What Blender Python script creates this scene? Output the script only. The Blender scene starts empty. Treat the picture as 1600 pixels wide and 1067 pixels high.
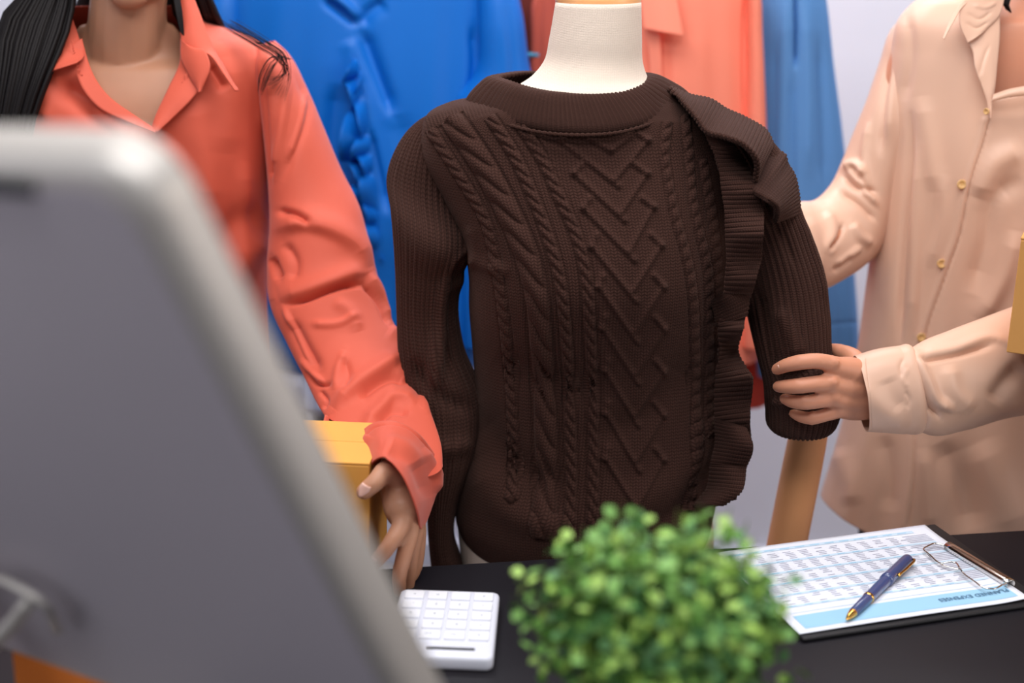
import bpy, bmesh, math, random
import numpy as np
from mathutils import Matrix, Vector
random.seed(7); RNG = np.random.default_rng(7)
PI = math.pi
SC = bpy.context.scene; COL = SC.collection

# ------------------------------------------------------------------ camera
F = 2222.; CZ = 1.51; PIT = math.radians(17.1); ROL = math.radians(1.3)
fw = np.array([0, math.cos(PIT), -math.sin(PIT)]); uu = np.array([0, math.sin(PIT), math.cos(PIT)]); xx = np.array([1., 0, 0])
rt = xx*math.cos(ROL)+uu*math.sin(ROL); up = -xx*math.sin(ROL)+uu*math.cos(ROL)
CP = np.array([0, 0, CZ])
cd = bpy.data.cameras.new('camera'); cam = bpy.data.objects.new('camera', cd); COL.objects.link(cam)
m = Matrix.Identity(4)
for i in range(3):
    m[i][0] = rt[i]; m[i][1] = up[i]; m[i][2] = -fw[i]; m[i][3] = CP[i]
cam.matrix_world = m
cd.sensor_width = 36; cd.lens = F/1600*36; cd.clip_start = .05
cd.dof.use_dof = True; cd.dof.focus_distance = 1.74; cd.dof.aperture_fstop = 2.05
SC.camera = cam
# ------------------------------------------------------------------ world, lights, exposure
w = bpy.data.worlds.new('world'); SC.world = w; w.use_nodes = True
bg = w.node_tree.nodes['Background']; bg.inputs[0].default_value = (.80, .86, 1, 1); bg.inputs[1].default_value = .16
def area(name, loc, target, sx, sy, power, col):
    l = bpy.data.lights.new(name, 'AREA'); l.shape = 'RECTANGLE'; l.size = sx; l.size_y = sy; l.energy = power; l.color = col
    o = bpy.data.objects.new(name, l); COL.objects.link(o); o.location = loc
    o.rotation_euler = (Vector(target)-Vector(loc)).to_track_quat('-Z', 'Y').to_euler(); return o
area('overhead_light', (0, 1.42, 2.5), (.05, 1.62, .9), 1.7, .6, 21, (1, .965, .94))
area('overhead_light', (.2, 2.80, 2.62), (.2, 3.1, .4), 2.8, .2, 34, (.98, .97, 1))  # added lamp behind the clothes, brightens the back wall
area('overhead_light', (-.3, .15, 2.62), (-.2, .9, .8), 1.6, .6, 18, (.95, .97, 1))  # added fill above the camera for the monitor's top edge and the fronts
area('side_fill_light', (2.6, .2, 1.7), (.2, 1.7, 1.0), 1.2, 1.4, 15, (1, .92, .83))  # added warm fill from the right, brightens the monitor's side; no window modelled
area('side_fill_light', (-2.3, .0, 1.7), (.0, 1.7, 1.0), 1.2, 1.4, 6, (.88, .93, 1))  # added weak cool fill from the left, not an actual window
SC.view_settings.view_transform = 'Standard'; SC.view_settings.look = 'None'; SC.view_settings.gamma = 1
SC.view_settings.exposure = .4; SC.view_settings.use_curve_mapping = False

# ------------------------------------------------------------------ projection helpers (pixel + distance -> world point)
def P(px, py, Y):
    d = fw+rt*(px-800)/F-up*(py-533.5)/F
    return CP+d*(Y/d[1])
def Pz(px, py, Z=.75):
    d = fw+rt*(px-800)/F-up*(py-533.5)/F
    return CP+d*((Z-CZ)/d[2])
def PV(A):          # (n,3) of px,py,Y
    A = np.asarray(A, float); d = fw+np.outer((A[:, 0]-800)/F, rt)-np.outer((A[:, 1]-533.5)/F, up)
    return CP+d*(A[:, 2]/d[:, 1])[:, None]
def proj(X):
    d = X-CP; z = d@fw
    return np.stack([800+F*(d@rt)/z, 533.5-F*(d@up)/z], -1)
def cr(A, n, closed=False):      # smooth interpolation through rows, parametrised by chord length
    A = np.asarray(A, float)
    if closed: A = np.vstack([A, A[:1]])
    seg = np.linalg.norm(np.diff(A[:, :3], axis=0), axis=1)+1e-6
    if closed: B = np.vstack([A[-2], A, A[1]]); seg2 = np.r_[seg[-1], seg, seg[0]]
    else: B = np.vstack([2*A[0]-A[1], A, 2*A[-1]-A[-2]]); seg2 = np.r_[seg[0], seg, seg[-1]]
    T = np.r_[0, np.cumsum(seg)]; t = np.linspace(0, T[-1], n+(1 if closed else 0))
    if closed: t = t[:-1]
    i = np.clip(np.searchsorted(T, t, 'right')-1, 0, len(seg)-1)
    h = seg[i][:, None]; s = ((t-T[i])/seg[i])[:, None]
    D = np.diff(B, axis=0)/seg2[:, None]
    wgt = seg2[1:]/(seg2[1:]+seg2[:-1])
    Mt = D[:-1]*wgt[:, None]+D[1:]*(1-wgt)[:, None]
    a, b, ma, mb = A[i], A[i+1], Mt[i]*h, Mt[i+1]*h
    return (2*s**3-3*s**2+1)*a+(s**3-2*s**2+s)*ma+(-2*s**3+3*s**2)*b+(s**3-s**2)*mb

# ------------------------------------------------------------------ objects
def tag(o, label=None, cat=None, group=None, kind=None):
    if label: o['label'] = label
    if cat: o['category'] = cat
    if group: o['group'] = group
    if kind: o['kind'] = kind
    return o
def thing(name, label, cat, loc=(0, 0, 0), group=None):
    o = bpy.data.objects.new(name, None); COL.objects.link(o); o.location = loc; o.empty_display_size = .05
    bpy.context.view_layer.update()
    return tag(o, label, cat, group)
def link(name, me, mat=None, parent=None, smooth=True):
    o = bpy.data.objects.new(name, me); COL.objects.link(o)
    if mat is not None and not me.materials: me.materials.append(mat)
    if smooth: me.shade_smooth()
    if parent is not None:
        o.parent = parent
        p = parent; mm = Matrix.Identity(4)
        while p is not None:
            mm = p.matrix_basis @ mm if p.parent is None else p.matrix_parent_inverse @ p.matrix_basis @ mm
            p = p.parent
        o.matrix_parent_inverse = mm.inverted()
    return o
def mesh_np(name, V, Fq, uv=None):
    me = bpy.data.meshes.new(name); V = np.asarray(V, np.float32)
    k = Fq.shape[1]; n = len(Fq)
    me.vertices.add(len(V)); me.vertices.foreach_set('co', V.ravel())
    me.loops.add(n*k); me.loops.foreach_set('vertex_index', Fq.ravel().astype(np.int32))
    me.polygons.add(n); me.polygons.foreach_set('loop_start', np.arange(0, n*k, k, dtype=np.int32))
    me.update(calc_edges=True)
    if uv is not None:
        l = me.uv_layers.new(name='UVMap'); l.data.foreach_set('uv', uv.astype(np.float32).ravel())
    me.validate(); return me
def normals(G, wrap):
    if wrap: du = np.roll(G, -1, 1)-np.roll(G, 1, 1)
    else: du = np.gradient(G, axis=1)
    dv = np.gradient(G, axis=0)
    n = np.cross(du, dv); n /= np.linalg.norm(n, axis=2, keepdims=True)+1e-12
    return n
def segd(Q, pts):   # distance of pixels Q (n,2) to polyline, signed side, fraction along
    best = np.full(len(Q), 1e9); side = np.zeros(len(Q)); fr = np.zeros(len(Q)); pts = np.asarray(pts, float)
    L = np.linalg.norm(np.diff(pts, axis=0), axis=1); cum = np.r_[0, np.cumsum(L)]
    for k in range(len(pts)-1):
        a = pts[k]; d = pts[k+1]-a; l2 = d@d+1e-9
        t = np.clip(((Q-a)@d)/l2, 0, 1); r = Q-(a+t[:, None]*d); dist = np.hypot(r[:, 0], r[:, 1])
        mk = dist < best
        best[mk] = dist[mk]; side[mk] = np.sign(d[0]*r[mk, 1]-d[1]*r[mk, 0]); fr[mk] = (cum[k]+t[mk]*L[k])/cum[-1]
    return best, side, fr, cum[-1]
def sculpt(G, strokes, wrap=True, facing=True, flip=1):
    """raise ridges / press creases along pixel polylines, along the normal of the camera-facing side.
       stroke = (points, width, amplitude_m[, width_on_other_side])"""
    sh = G.shape; n = normals(G, wrap).reshape(-1, 3); X = G.reshape(-1, 3)
    vdir = CP-X; vdir /= np.linalg.norm(vdir, axis=1, keepdims=True)
    fc = np.einsum('ij,ij->i', n, vdir)*flip
    if abs(fc).max() > 0 and not facing:
        n = n*np.sign(fc)[:, None]*1.; wt = np.ones(len(X))
    else:
        wt = np.clip(fc*3, 0, 1); n = n*flip
    Q = proj(X); D = np.zeros(len(X))
    for st in strokes:
        pts, wd, am = st[0], st[1], st[2]; w2 = st[3] if len(st) > 3 else wd
        pts = np.asarray(pts, float)
        if len(pts) > 2: pts = cr(np.c_[pts, np.zeros(len(pts))], len(pts)*4)[:, :2]
        mw = max(wd, w2)*3
        lo = pts.min(0)-mw; hi = pts.max(0)+mw
        idx = np.where((wt > 0) & (Q[:, 0] > lo[0]) & (Q[:, 0] < hi[0]) & (Q[:, 1] > lo[1]) & (Q[:, 1] < hi[1]))[0]
        if not len(idx): continue
        d, sd, fr, L = segd(Q[idx], pts)
        ww = np.where(sd > 0, wd, w2)
        tp = np.clip(np.minimum(fr, 1-fr)*5+.15, 0, 1) if len(st) < 5 else 1
        D[idx] += am*np.exp(-(d/ww)**2)*tp
    return (X+n*(D*wt)[:, None]).reshape(sh)
def loft(rows, M, N, ex=1.0, rib=None):
    """rows: xl,yl, xr,yr, Yc, t_front, t_back  -> grid (M,N,3) going round left->front->right->back"""
    R = cr([list(r[:4])+list(r[4:]) for r in rows], M)
    th = np.linspace(0, 2*PI, N, endpoint=False)
    L = PV(np.c_[R[:, 0], R[:, 1], R[:, 4]]); Rr = PV(np.c_[R[:, 2], R[:, 3], R[:, 4]])
    c = (L+Rr)/2; h = (Rr-L)/2
    cs, sn = np.cos(th), np.sin(th)
    cx = -np.sign(cs)*np.abs(cs)**ex; sx = np.sign(sn)*np.abs(sn)**ex
    tf = R[:, 5][:, None]; tb = R[:, 6][:, None]
    dep = np.where(sn[None] > 0, -tf*sx[None], -tb*sx[None])
    G = c[:, None]+h[:, None]*cx[None, :, None]
    G[..., 1] += dep
    return G
def grid(name, G, mat, parent, wrap=True, mask=None, uvs=(1, 1), solid=0, cap=False, solid_off=-1):
    M, N = G.shape[:2]
    i = np.arange(M-1)[:, None]; j = np.arange(N if wrap else N-1)[None]
    j2 = (j+1) % N
    Fq = np.stack([i*N+j, i*N+j2, (i+1)*N+j2, (i+1)*N+j], -1)
    ju = np.broadcast_to(j, Fq.shape[:2]); iu = np.broadcast_to(i, Fq.shape[:2]); dn = N if wrap else N-1
    uv = np.stack([np.stack([ju/dn, 1-iu/(M-1)], -1), np.stack([(ju+1)/dn, 1-iu/(M-1)], -1), np.stack([(ju+1)/dn, 1-(iu+1)/(M-1)], -1), np.stack([ju/dn, 1-(iu+1)/(M-1)], -1)], 2)*np.array(uvs)
    Fq = Fq.reshape(-1, 4); uv = uv.reshape(-1, 4, 2)
    V = G.reshape(-1, 3)
    if mask is not None:
        keep = ~mask(V[Fq].mean(1), (iu+.5).ravel()/(M-1), (ju+.5).ravel()/dn); Fq = Fq[keep]; uv = uv[keep]
    me = mesh_np(name, V, Fq, uv)
    if cap:
        bm = bmesh.new(); bm.from_mesh(me)
        bmesh.ops.holes_fill(bm, edges=[e for e in bm.edges if e.is_boundary]); bm.to_mesh(me); bm.free()
    o = link(name, me, mat, parent)
    if solid:
        s = o.modifiers.new('s', 'SOLIDIFY'); s.thickness = solid; s.offset = solid_off
    return o
def inpoly(Q, poly):
    poly = np.asarray(poly, float); r = np.zeros(len(Q), bool); x, y = Q[:, 0], Q[:, 1]
    for k in range(len(poly)):
        x1, y1 = poly[k]; x2, y2 = poly[(k+1) % len(poly)]
        c = ((y1 > y) != (y2 > y)) & (x < (x2-x1)*(y-y1)/(y2-y1+1e-12)+x1); r ^= c
    return r
def ruled(A, B, n, k, ca=False, bulge=0, raw=False):   # surface between two smooth curves of px,py,Y
    if raw: a, b = cr(A, n, ca), cr(B, n, ca)
    else: a, b = PV(cr(A, n, ca)), PV(cr(B, n, ca))
    s = np.linspace(0, 1, k)[:, None, None]
    G = a[None]*(1-s)+b[None]*s
    if bulge: G[..., 1] -= bulge*np.sin(PI*s[..., 0])
    return G
def tubepts(pts, rad, N=10, cap=True):
    pts = np.asarray(pts, float); rad = np.broadcast_to(rad, len(pts))
    T = np.gradient(pts, axis=0); T /= np.linalg.norm(T, axis=1, keepdims=True)+1e-12
    ref = np.array([.21, .37, .9]); n0 = np.cross(T[0], ref); n0 /= np.linalg.norm(n0)
    out = []
    for k in range(len(pts)):
        n0 = n0-T[k]*(n0@T[k]); n0 /= np.linalg.norm(n0); b = np.cross(T[k], n0)
        th = np.linspace(0, 2*PI, N, endpoint=False)
        out.append(pts[k]+rad[k]*(np.outer(np.cos(th), n0)+np.outer(np.sin(th), b)))
    return np.array(out)
def tube(name, pts, rad, mat, parent, N=10, n=0, closed=False):
    pts = np.asarray(pts, float)
    if n:
        if np.ndim(rad): rad = np.interp(np.linspace(0, 1, n), np.linspace(0, 1, len(rad)), rad)
        pts = cr(pts, n, closed)
    if closed: pts = np.vstack([pts, pts[:1]])
    return grid(name, tubepts(pts, rad, N), mat, parent, cap=not closed)
def box_bm(bm, c, sx, sy, sz, R=None, bev=0):
    r = bmesh.ops.create_cube(bm, size=1); vs = r['verts']
    if bev:
        for v in vs: v.co = Vector((v.co.x*sx, v.co.y*sy, v.co.z*sz))
        e = list({e for v in vs for e in v.link_edges})
        rr = bmesh.ops.bevel(bm, geom=e, offset=bev, segments=3, affect='EDGES', profile=.5)
        vs = list({v for f in rr['faces'] for v in f.verts} | {v for v in vs if v.is_valid})
        vs = [v for v in vs if v.is_valid]
    else:
        for v in vs: v.co = Vector((v.co.x*sx, v.co.y*sy, v.co.z*sz))
    M = (R.to_4x4() if R is not None else Matrix.Identity(4)); M = Matrix.Translation(Vector(c)) @ M
    bmesh.ops.transform(bm, matrix=M, verts=vs)
def box(name, c, s, mat, parent=None, R=None, bev=.002, smooth=False):
    bm = bmesh.new(); box_bm(bm, c, *s, R=R, bev=bev); me = bpy.data.meshes.new(name); bm.to_mesh(me); bm.free()
    o = link(name, me, mat, parent, smooth)
    return o
def prism(name, outline, thick_vec, mat, parent, bev=0, seg=3):   # outline: world points (n,3)
    bm = bmesh.new(); vs = [bm.verts.new(p) for p in outline]; f = bm.faces.new(vs)
    r = bmesh.ops.extrude_face_region(bm, geom=[f]); nv = [v for v in r['geom'] if isinstance(v, bmesh.types.BMVert)]
    bmesh.ops.translate(bm, verts=nv, vec=Vector(thick_vec)); bmesh.ops.recalc_face_normals(bm, faces=bm.faces)
    me = bpy.data.meshes.new(name); bm.to_mesh(me); bm.free()
    o = link(name, me, mat, parent, False)
    if bev:
        b = o.modifiers.new('b', 'BEVEL'); b.width = bev; b.segments = seg; b.limit_method = 'ANGLE'; b.angle_limit = .8
        me.shade_smooth(); e = o.modifiers.new('n', 'WEIGHTED_NORMAL')
    return o
def text(name, s, size, M, mat, parent, ext=.0001, off=0):
    c = bpy.data.curves.new(name, 'FONT'); c.body = s; c.size = size; c.align_x = 'LEFT'; c.align_y = 'CENTER'; c.extrude = ext; c.resolution_u = 2; c.offset = off
    t = bpy.data.objects.new(name+'_src', c); COL.objects.link(t)
    dg = bpy.context.evaluated_depsgraph_get(); me = bpy.data.meshes.new_from_object(t.evaluated_get(dg)); bpy.data.objects.remove(t); bpy.data.curves.remove(c)
    me.transform(M); me.materials.clear(); return link(name, me, mat, parent, False)

# ------------------------------------------------------------------ materials
def srgb(r, g, b):
    f = lambda c: (c/255/12.92) if c/255 <= .04045 else ((c/255+.055)/1.055)**2.4
    return (f(r), f(g), f(b), 1)
def M_(name, col, rough=.6, metal=0, sheen=0, spec=.5, bump=None, var=0, coat=0, trans=0, sss=0):
    mt = bpy.data.materials.new(name); mt.use_nodes = True; nt = mt.node_tree; N = nt.nodes; L = nt.links
    b = N['Principled BSDF']; b.inputs['Base Color'].default_value = col; b.inputs['Roughness'].default_value = rough
    b.inputs['Metallic'].default_value = metal; b.inputs['Specular IOR Level'].default_value = spec
    b.inputs['Sheen Weight'].default_value = sheen; b.inputs['Sheen Roughness'].default_value = .4
    b.inputs['Coat Weight'].default_value = coat; b.inputs['Transmission Weight'].default_value = trans
    if sss:
        b.inputs['Subsurface Weight'].default_value = sss; b.inputs['Subsurface Radius'].default_value = (.9, .3, .15); b.inputs['Subsurface Scale'].default_value = .006
    tc = N.new('ShaderNodeTexCoord')
    if var:
        n = N.new('ShaderNodeTexNoise'); n.inputs['Scale'].default_value = var[0]; n.inputs['Detail'].default_value = 4
        L.new(tc.outputs['Object'], n.inputs['Vector'])
        r = N.new('ShaderNodeMix'); r.data_type = 'RGBA'; r.inputs[6].default_value = [c*(1-var[1]) for c in col[:3]]+[1]; r.inputs[7].default_value = [min(1, c*(1+var[1])) for c in col[:3]]+[1]
        L.new(n.outputs['Fac'], r.inputs[0]); L.new(r.outputs[2], b.inputs['Base Color'])
    if bump:
        kind, sc, st = bump
        bp = N.new('ShaderNodeBump'); bp.inputs['Strength'].default_value = st; bp.inputs['Distance'].default_value = .001
        if kind == 'noise':
            n = N.new('ShaderNodeTexNoise'); n.inputs['Scale'].default_value = sc; n.inputs['Detail'].default_value = 5; L.new(tc.outputs['Object'], n.inputs['Vector']); L.new(n.outputs['Fac'], bp.inputs['Height'])
        else:   # woven linen: two crossed waves
            ws = []
            for ax in ('X', 'Z'):
                wv = N.new('ShaderNodeTexWave'); wv.bands_direction = ax; wv.inputs['Scale'].default_value = sc; wv.inputs['Distortion'].default_value = 3; wv.inputs['Detail'].default_value = 2; L.new(tc.outputs['Object'], wv.inputs['Vector']); ws.append(wv)
            a = N.new('ShaderNodeMath'); a.operation = 'ADD'; L.new(ws[0].outputs['Fac'], a.inputs[0]); L.new(ws[1].outputs['Fac'], a.inputs[1]); L.new(a.outputs[0], bp.inputs['Height'])
            if kind == 'linen':
                r = N.new('ShaderNodeMix'); r.data_type = 'RGBA'; r.inputs[6].default_value = [c*.80 for c in col[:3]]+[1]; r.inputs[7].default_value = [min(1, c*1.08) for c in col[:3]]+[1]
                mm = N.new('ShaderNodeMath'); mm.operation = 'MULTIPLY'; mm.inputs[1].default_value = .5; L.new(a.outputs[0], mm.inputs[0]); L.new(mm.outputs[0], r.inputs[0]); L.new(r.outputs[2], b.inputs['Base Color'])
        L.new(bp.outputs[0], b.inputs['Normal'])
    return mt
def knit(name, col, strength=.5, fu=1, fv=1, dist=.0016):
    mt = M_(name, col, .95, sheen=.08, spec=.08); nt = mt.node_tree; N = nt.nodes; L = nt.links; b = N['Principled BSDF']
    b.inputs['Sheen Tint'].default_value = (.9, .6, .5, 1)
    uv = N.new('ShaderNodeUVMap'); sp = N.new('ShaderNodeSeparateXYZ'); L.new(uv.outputs[0], sp.inputs[0])
    def mth(op, a, b_=None):
        n = N.new('ShaderNodeMath'); n.operation = op
        for k, x in enumerate((a, b_)):
            if x is None: continue
            if isinstance(x, (int, float)): n.inputs[k].default_value = x
            else: L.new(x, n.inputs[k])
        return n.outputs[0]
    U = mth('MULTIPLY', sp.outputs[0], fu); V = mth('MULTIPLY', sp.outputs[1], fv)
    fru = mth('ABSOLUTE', mth('SUBTRACT', mth('FRACT', U), .5))           # 0 centre .. .5 edge
    colr = mth('ABSOLUTE', mth('SINE', mth('MULTIPLY', U, 2*PI)))
    row = mth('ABSOLUTE', mth('SINE', mth('MULTIPLY', mth('ADD', V, mth('MULTIPLY', fru, -1.1)), PI)))
    h = mth('MULTIPLY', mth('POWER', colr, .5), mth('POWER', row, .6))
    nz = N.new('ShaderNodeTexNoise'); nz.inputs['Scale'].default_value = 900; nz.inputs['Detail'].default_value = 3
    tc = N.new('ShaderNodeTexCoord'); L.new(tc.outputs['Object'], nz.inputs['Vector'])
    hh = mth('ADD', h, mth('MULTIPLY', nz.outputs['Fac'], .6))
    bp = N.new('ShaderNodeBump'); bp.inputs['Strength'].default_value = strength; bp.inputs['Distance'].default_value = dist
    L.new(hh, bp.inputs['Height']); L.new(bp.outputs[0], b.inputs['Normal'])
    r = N.new('ShaderNodeMix'); r.data_type = 'RGBA'; r.inputs[6].default_value = [c*.35 for c in col[:3]]+[1]; r.inputs[7].default_value = [c*1.25 for c in col[:3]]+[1]
    L.new(mth('MULTIPLY', hh, .65), r.inputs[0]); L.new(r.outputs[2], b.inputs['Base Color'])
    return mt
BROWN = srgb(64, 42, 36)
mt_knit = knit('brown_knit', BROWN)
mt_orange = M_('orange_crepe', srgb(204, 88, 66), .62, sheen=.15, spec=.3, bump=('weave', 900, .12))
mt_beige = M_('beige_satin', srgb(218, 176, 152), .42, sheen=.1, spec=.4, bump=('weave', 900, .05))
mt_beigecuff = mt_beige
mt_blue = M_('cobalt_satin', srgb(0, 108, 205), .5, sheen=.0, spec=.4, var=(5, .06))
mt_blue_pale = M_('denim_blue_chiffon', srgb(92, 145, 205), .6, spec=.3, var=(6, .08))
mt_salmon = M_('salmon_crepe', srgb(255, 146, 120), .6, spec=.3)
mt_brick = M_('brick_crepe', srgb(190, 88, 72), .7, spec=.2)
mt_maroon = M_('maroon_cloth', srgb(112, 48, 40), .8, spec=.2)
mt_red = M_('red_crepe', srgb(206, 78, 64), .7, spec=.2)
mt_skin = M_('skin', srgb(184, 132, 104), .48, spec=.4, bump=('noise', 900, .12), var=(14, .07), sss=.12)
mt_skin2 = M_('skin_warm', srgb(208, 142, 112), .48, spec=.4, bump=('noise', 900, .12), var=(22, .09), sss=.12)
mt_nail = M_('nail', srgb(232, 184, 168), .25, spec=.5)
mt_nail2 = M_('dark_nail', srgb(120, 90, 78), .3, spec=.5)
mt_hair = M_('dark_hair', srgb(18, 13, 14), .6, spec=.22, bump=('noise', 300, .3))
mt_wall = M_('wall_paint', srgb(226, 226, 236), .85, spec=.2, bump=('noise', 120, .05))
mt_floor = M_('floor_vinyl', srgb(150, 146, 146), .5, var=(2, .08))
mt_ceil = M_('ceiling_paint', srgb(225, 225, 225), .9)
mt_table = M_('black_table', srgb(24, 22, 27), .5, spec=.22, bump=('noise', 300, .05), var=(60, .12))
mt_linen = M_('cream_linen', srgb(228, 210, 194), .85, spec=.2, bump=('linen', 260, .35))
mt_wood = M_('pale_wood', srgb(222, 160, 104), .4, var=(20, .1), coat=.3)
mt_card_tube = M_('tan_wood', srgb(238, 166, 112), .55, var=(9, .12), bump=('noise', 90, .1))
mt_card = M_('kraft_card', srgb(206, 148, 84), .8, spec=.2, var=(30, .05), bump=('noise', 200, .08))
mt_card_edge = M_('card_edge', srgb(230, 196, 150), .8)
mt_yellow = M_('yellow_card', srgb(222, 160, 78), .75, spec=.25, var=(20, .05))
mt_orange_box = M_('orange_card', srgb(214, 120, 50), .75, spec=.25, var=(15, .05))
mt_alu = M_('brushed_aluminium', srgb(200, 192, 184), .42, metal=.35, spec=.5, bump=('noise', 600, .04))
mt_alu_back = M_('matte_aluminium', srgb(196, 186, 192), .5, metal=.1, spec=.4)
mt_dark = M_('black_plastic', srgb(22, 22, 25), .4)
mt_screen = M_('screen_glass', srgb(14, 15, 18), .08, spec=.6)
mt_white = M_('white_plastic', srgb(214, 216, 228), .35, spec=.4)
mt_key = M_('key_plastic', srgb(230, 231, 238), .45, spec=.3)
mt_grey = M_('grey_print', srgb(150, 155, 168), .6)
mt_paper = M_('paper', srgb(226, 229, 240), .75, spec=.2)
mt_pblue = M_('print_blue', srgb(156, 200, 228), .7, spec=.2)
mt_pblue2 = M_('print_pale_blue', srgb(196, 218, 236), .7, spec=.2)
mt_pink = M_('print_grey', srgb(178, 180, 196), .7, spec=.2)
mt_ink = M_('print_ink', srgb(84, 120, 150), .7, spec=.2)
mt_board = M_('clipboard_black', srgb(20, 20, 24), .5)
mt_chrome = M_('chrome', srgb(225, 220, 215), .14, metal=1)
mt_gold = M_('gold_metal', srgb(232, 180, 90), .18, metal=1)
mt_navy = M_('navy_lacquer', srgb(62, 74, 120), .28, spec=.6, coat=.5)
mt_button = M_('horn_button', srgb(214, 168, 108), .3, spec=.6)
mt_trouser = M_('black_trouser', srgb(24, 26, 34), .8)
mt_shoe = M_('black_shoe', srgb(18, 18, 20), .4)
mt_pot = M_('white_ceramic', srgb(235, 235, 235), .3)
mt_soil = M_('soil', srgb(60, 44, 34), .95, bump=('noise', 200, .8))
mt_stem = M_('stem', srgb(90, 110, 50), .7)
mt_leaf = [M_('leaf_bright', srgb(150, 186, 84), .5, spec=.4, trans=0), M_('leaf_mid', srgb(112, 160, 74), .5, spec=.4), M_('leaf_deep', srgb(74, 122, 66), .55, spec=.4)]
mt_cyan = M_('turquoise_plastic', srgb(60, 170, 215), .4)
mt_steel = M_('white_steel', srgb(205, 208, 220), .4)
mt_eye = M_('eye_white', srgb(235, 232, 228), .2); mt_iris = M_('iris', srgb(40, 24, 18), .15); mt_lip = M_('lip', srgb(190, 96, 90), .4)

# ================================================================== SETTING
tag(box('wall_back', (0, 3.15, 1.35), (6.4, .1, 2.7), mt_wall, bev=0), kind='structure')
tag(box('wall_left', (-3.15, .6, 1.35), (.1, 5.0, 2.7), mt_wall, bev=0), kind='structure')
tag(box('wall_right', (3.15, .6, 1.35), (.1, 5.0, 2.7), mt_wall, bev=0), kind='structure')
tag(box('floor', (0, .6, -.05), (6.4, 5.2, .1), mt_floor, bev=0), kind='structure')
tag(box('baseboard_back', (0, 3.09, .03), (6.2, .02, .06), mt_white, bev=.003), kind='structure')

# ---- table (its far edge runs slightly off the room's axis)
TE0 = Pz(720, 881); TE1 = Pz(1600, 828); td = TE1-TE0; td /= np.linalg.norm(td); tn = np.array([-td[1], td[0], 0])
ta = math.atan2(td[1], td[0]); Rt = Matrix.Rotation(ta, 3, 'Z')
table = thing('table', 'matte black table in the foreground carrying monitor, plant, calculator and clipboard', 'table', tuple((TE0+td*.2-tn*.5)*[1, 1, 0]))
tc_ = TE0+td*.2-tn*.5
box('table_top', (tc_[0], tc_[1], .735), (2.1, 1.0, .03), mt_table, table, Rt, .002)
for sx in (-1, 1):
    for sy in (-1, 1):
        q = tc_+td*sx*.98+tn*sy*.44
        box('leg', (q[0], q[1], .36), (.05, .05, .72), mt_table, table, Rt, .003)

# ================================================================== DRESS FORM
YM = 1.80
fb = P(930, 500, YM)
form = thing('dress_form', 'cream linen dress form with a wooden neck cap, standing behind the table', 'mannequin', (fb[0], YM, 0))
rows = [(868, 3, 1002, 3, YM, .052, .052), (858, 60, 1003, 60, YM, .056, .056), (850, 95, 1004, 95, YM, .058, .058), (832, 118, 1011, 118, YM, .066, .062),
        (800, 140, 1028, 138, YM, .082, .07), (770, 170, 1045, 168, YM, .08, .07), (720, 210, 1100, 205, YM, .08, .07), (720, 270, 1110, 270, YM, .09, .08), (740, 380, 1120, 380, YM, .12, .09),
        (765, 520, 1095, 520, YM, .10, .085), (775, 620, 1080, 620, YM, .08, .08), (745, 720, 1095, 720, YM, .085, .09), (716, 800, 1112, 790, YM, .095, .10), (722, 880, 1115, 880, YM, .10, .11), (745, 1000, 1110, 1000, YM, .09, .1)]
G = loft(rows, 150, 72)
G = sculpt(G, [([(826, 124), (850, 132), (868, 140)], 4, .0012)])
grid('torso', G, mt_linen, form, cap=True)
cw, ce = P(867, 2, YM), P(1002, 2, YM); cc = (cw+ce)/2; cr_ = np.linalg.norm(ce-cw)/2
def disc(name, c, prof, mat, parent, sx=1, sy=1, N=48):     # lathe: prof list of (radius, z)
    th = np.linspace(0, 2*PI, N, endpoint=False)
    G = np.array([[(c[0]+r*sx*math.cos(t), c[1]+r*sy*math.sin(t), c[2]+z) for t in -th] for r, z in prof])
    return grid(name, G, mat, parent)
disc('neck_cap', cc+[0, 0, .0], [(1e-4, -.004), (cr_*.96, -.004), (cr_*1.0, .0), (cr_*.995, .006), (cr_*.9, .0105), (cr_*.5, .016), (.012, .02), (.010, .03), (.018, .04), (.016, .055), (1e-4, .062)], mt_wood, form, 1, .84)
disc('pole', np.array([fb[0], YM, 0]), [(1e-4, .03), (.016, .03), (.016, .45), (1e-4, .45)], mt_wood, form)
disc('base', np.array([fb[0], YM, 0]), [(1e-4, .0), (.16, .0), (.165, .01), (.15, .025), (.03, .035), (1e-4, .035)], mt_wood, form)

# ================================================================== SWEATER
sw = thing('sweater', 'dark brown cable-knit sweater with a ruffled shoulder, worn by the dress form', 'sweater', tuple(P(930, 860, YM)))
def rope(X, G, n, cp, width, period, amp, slant=1.2, phase=0):
    """twisted cable along a pixel centreline: returns height to add"""
    Q = proj(X); cp = cr(np.c_[np.asarray(cp, float), np.zeros(len(cp))], len(cp)*5)[:, :2]
    d, sd, fr, L = segd(Q, cp); dd = d*sd/(width/2)
    inside = np.clip(1-np.abs(dd)**2, 0, 1)**.5
    ph = fr*L/period+slant*.35*dd+.12*np.sin(dd*PI)+phase
    seg_ = np.abs(np.cos(PI*ph))**.55
    h = amp*1.25*inside*(.12+.88*seg_)
    groove = -amp*.45*np.exp(-((np.abs(dd)-1.12)/.16)**2)
    ends = (fr > .002) & (fr < .998)
    h = (h+groove)*ends*(np.abs(dd) < 1.8)
    return h
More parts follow.
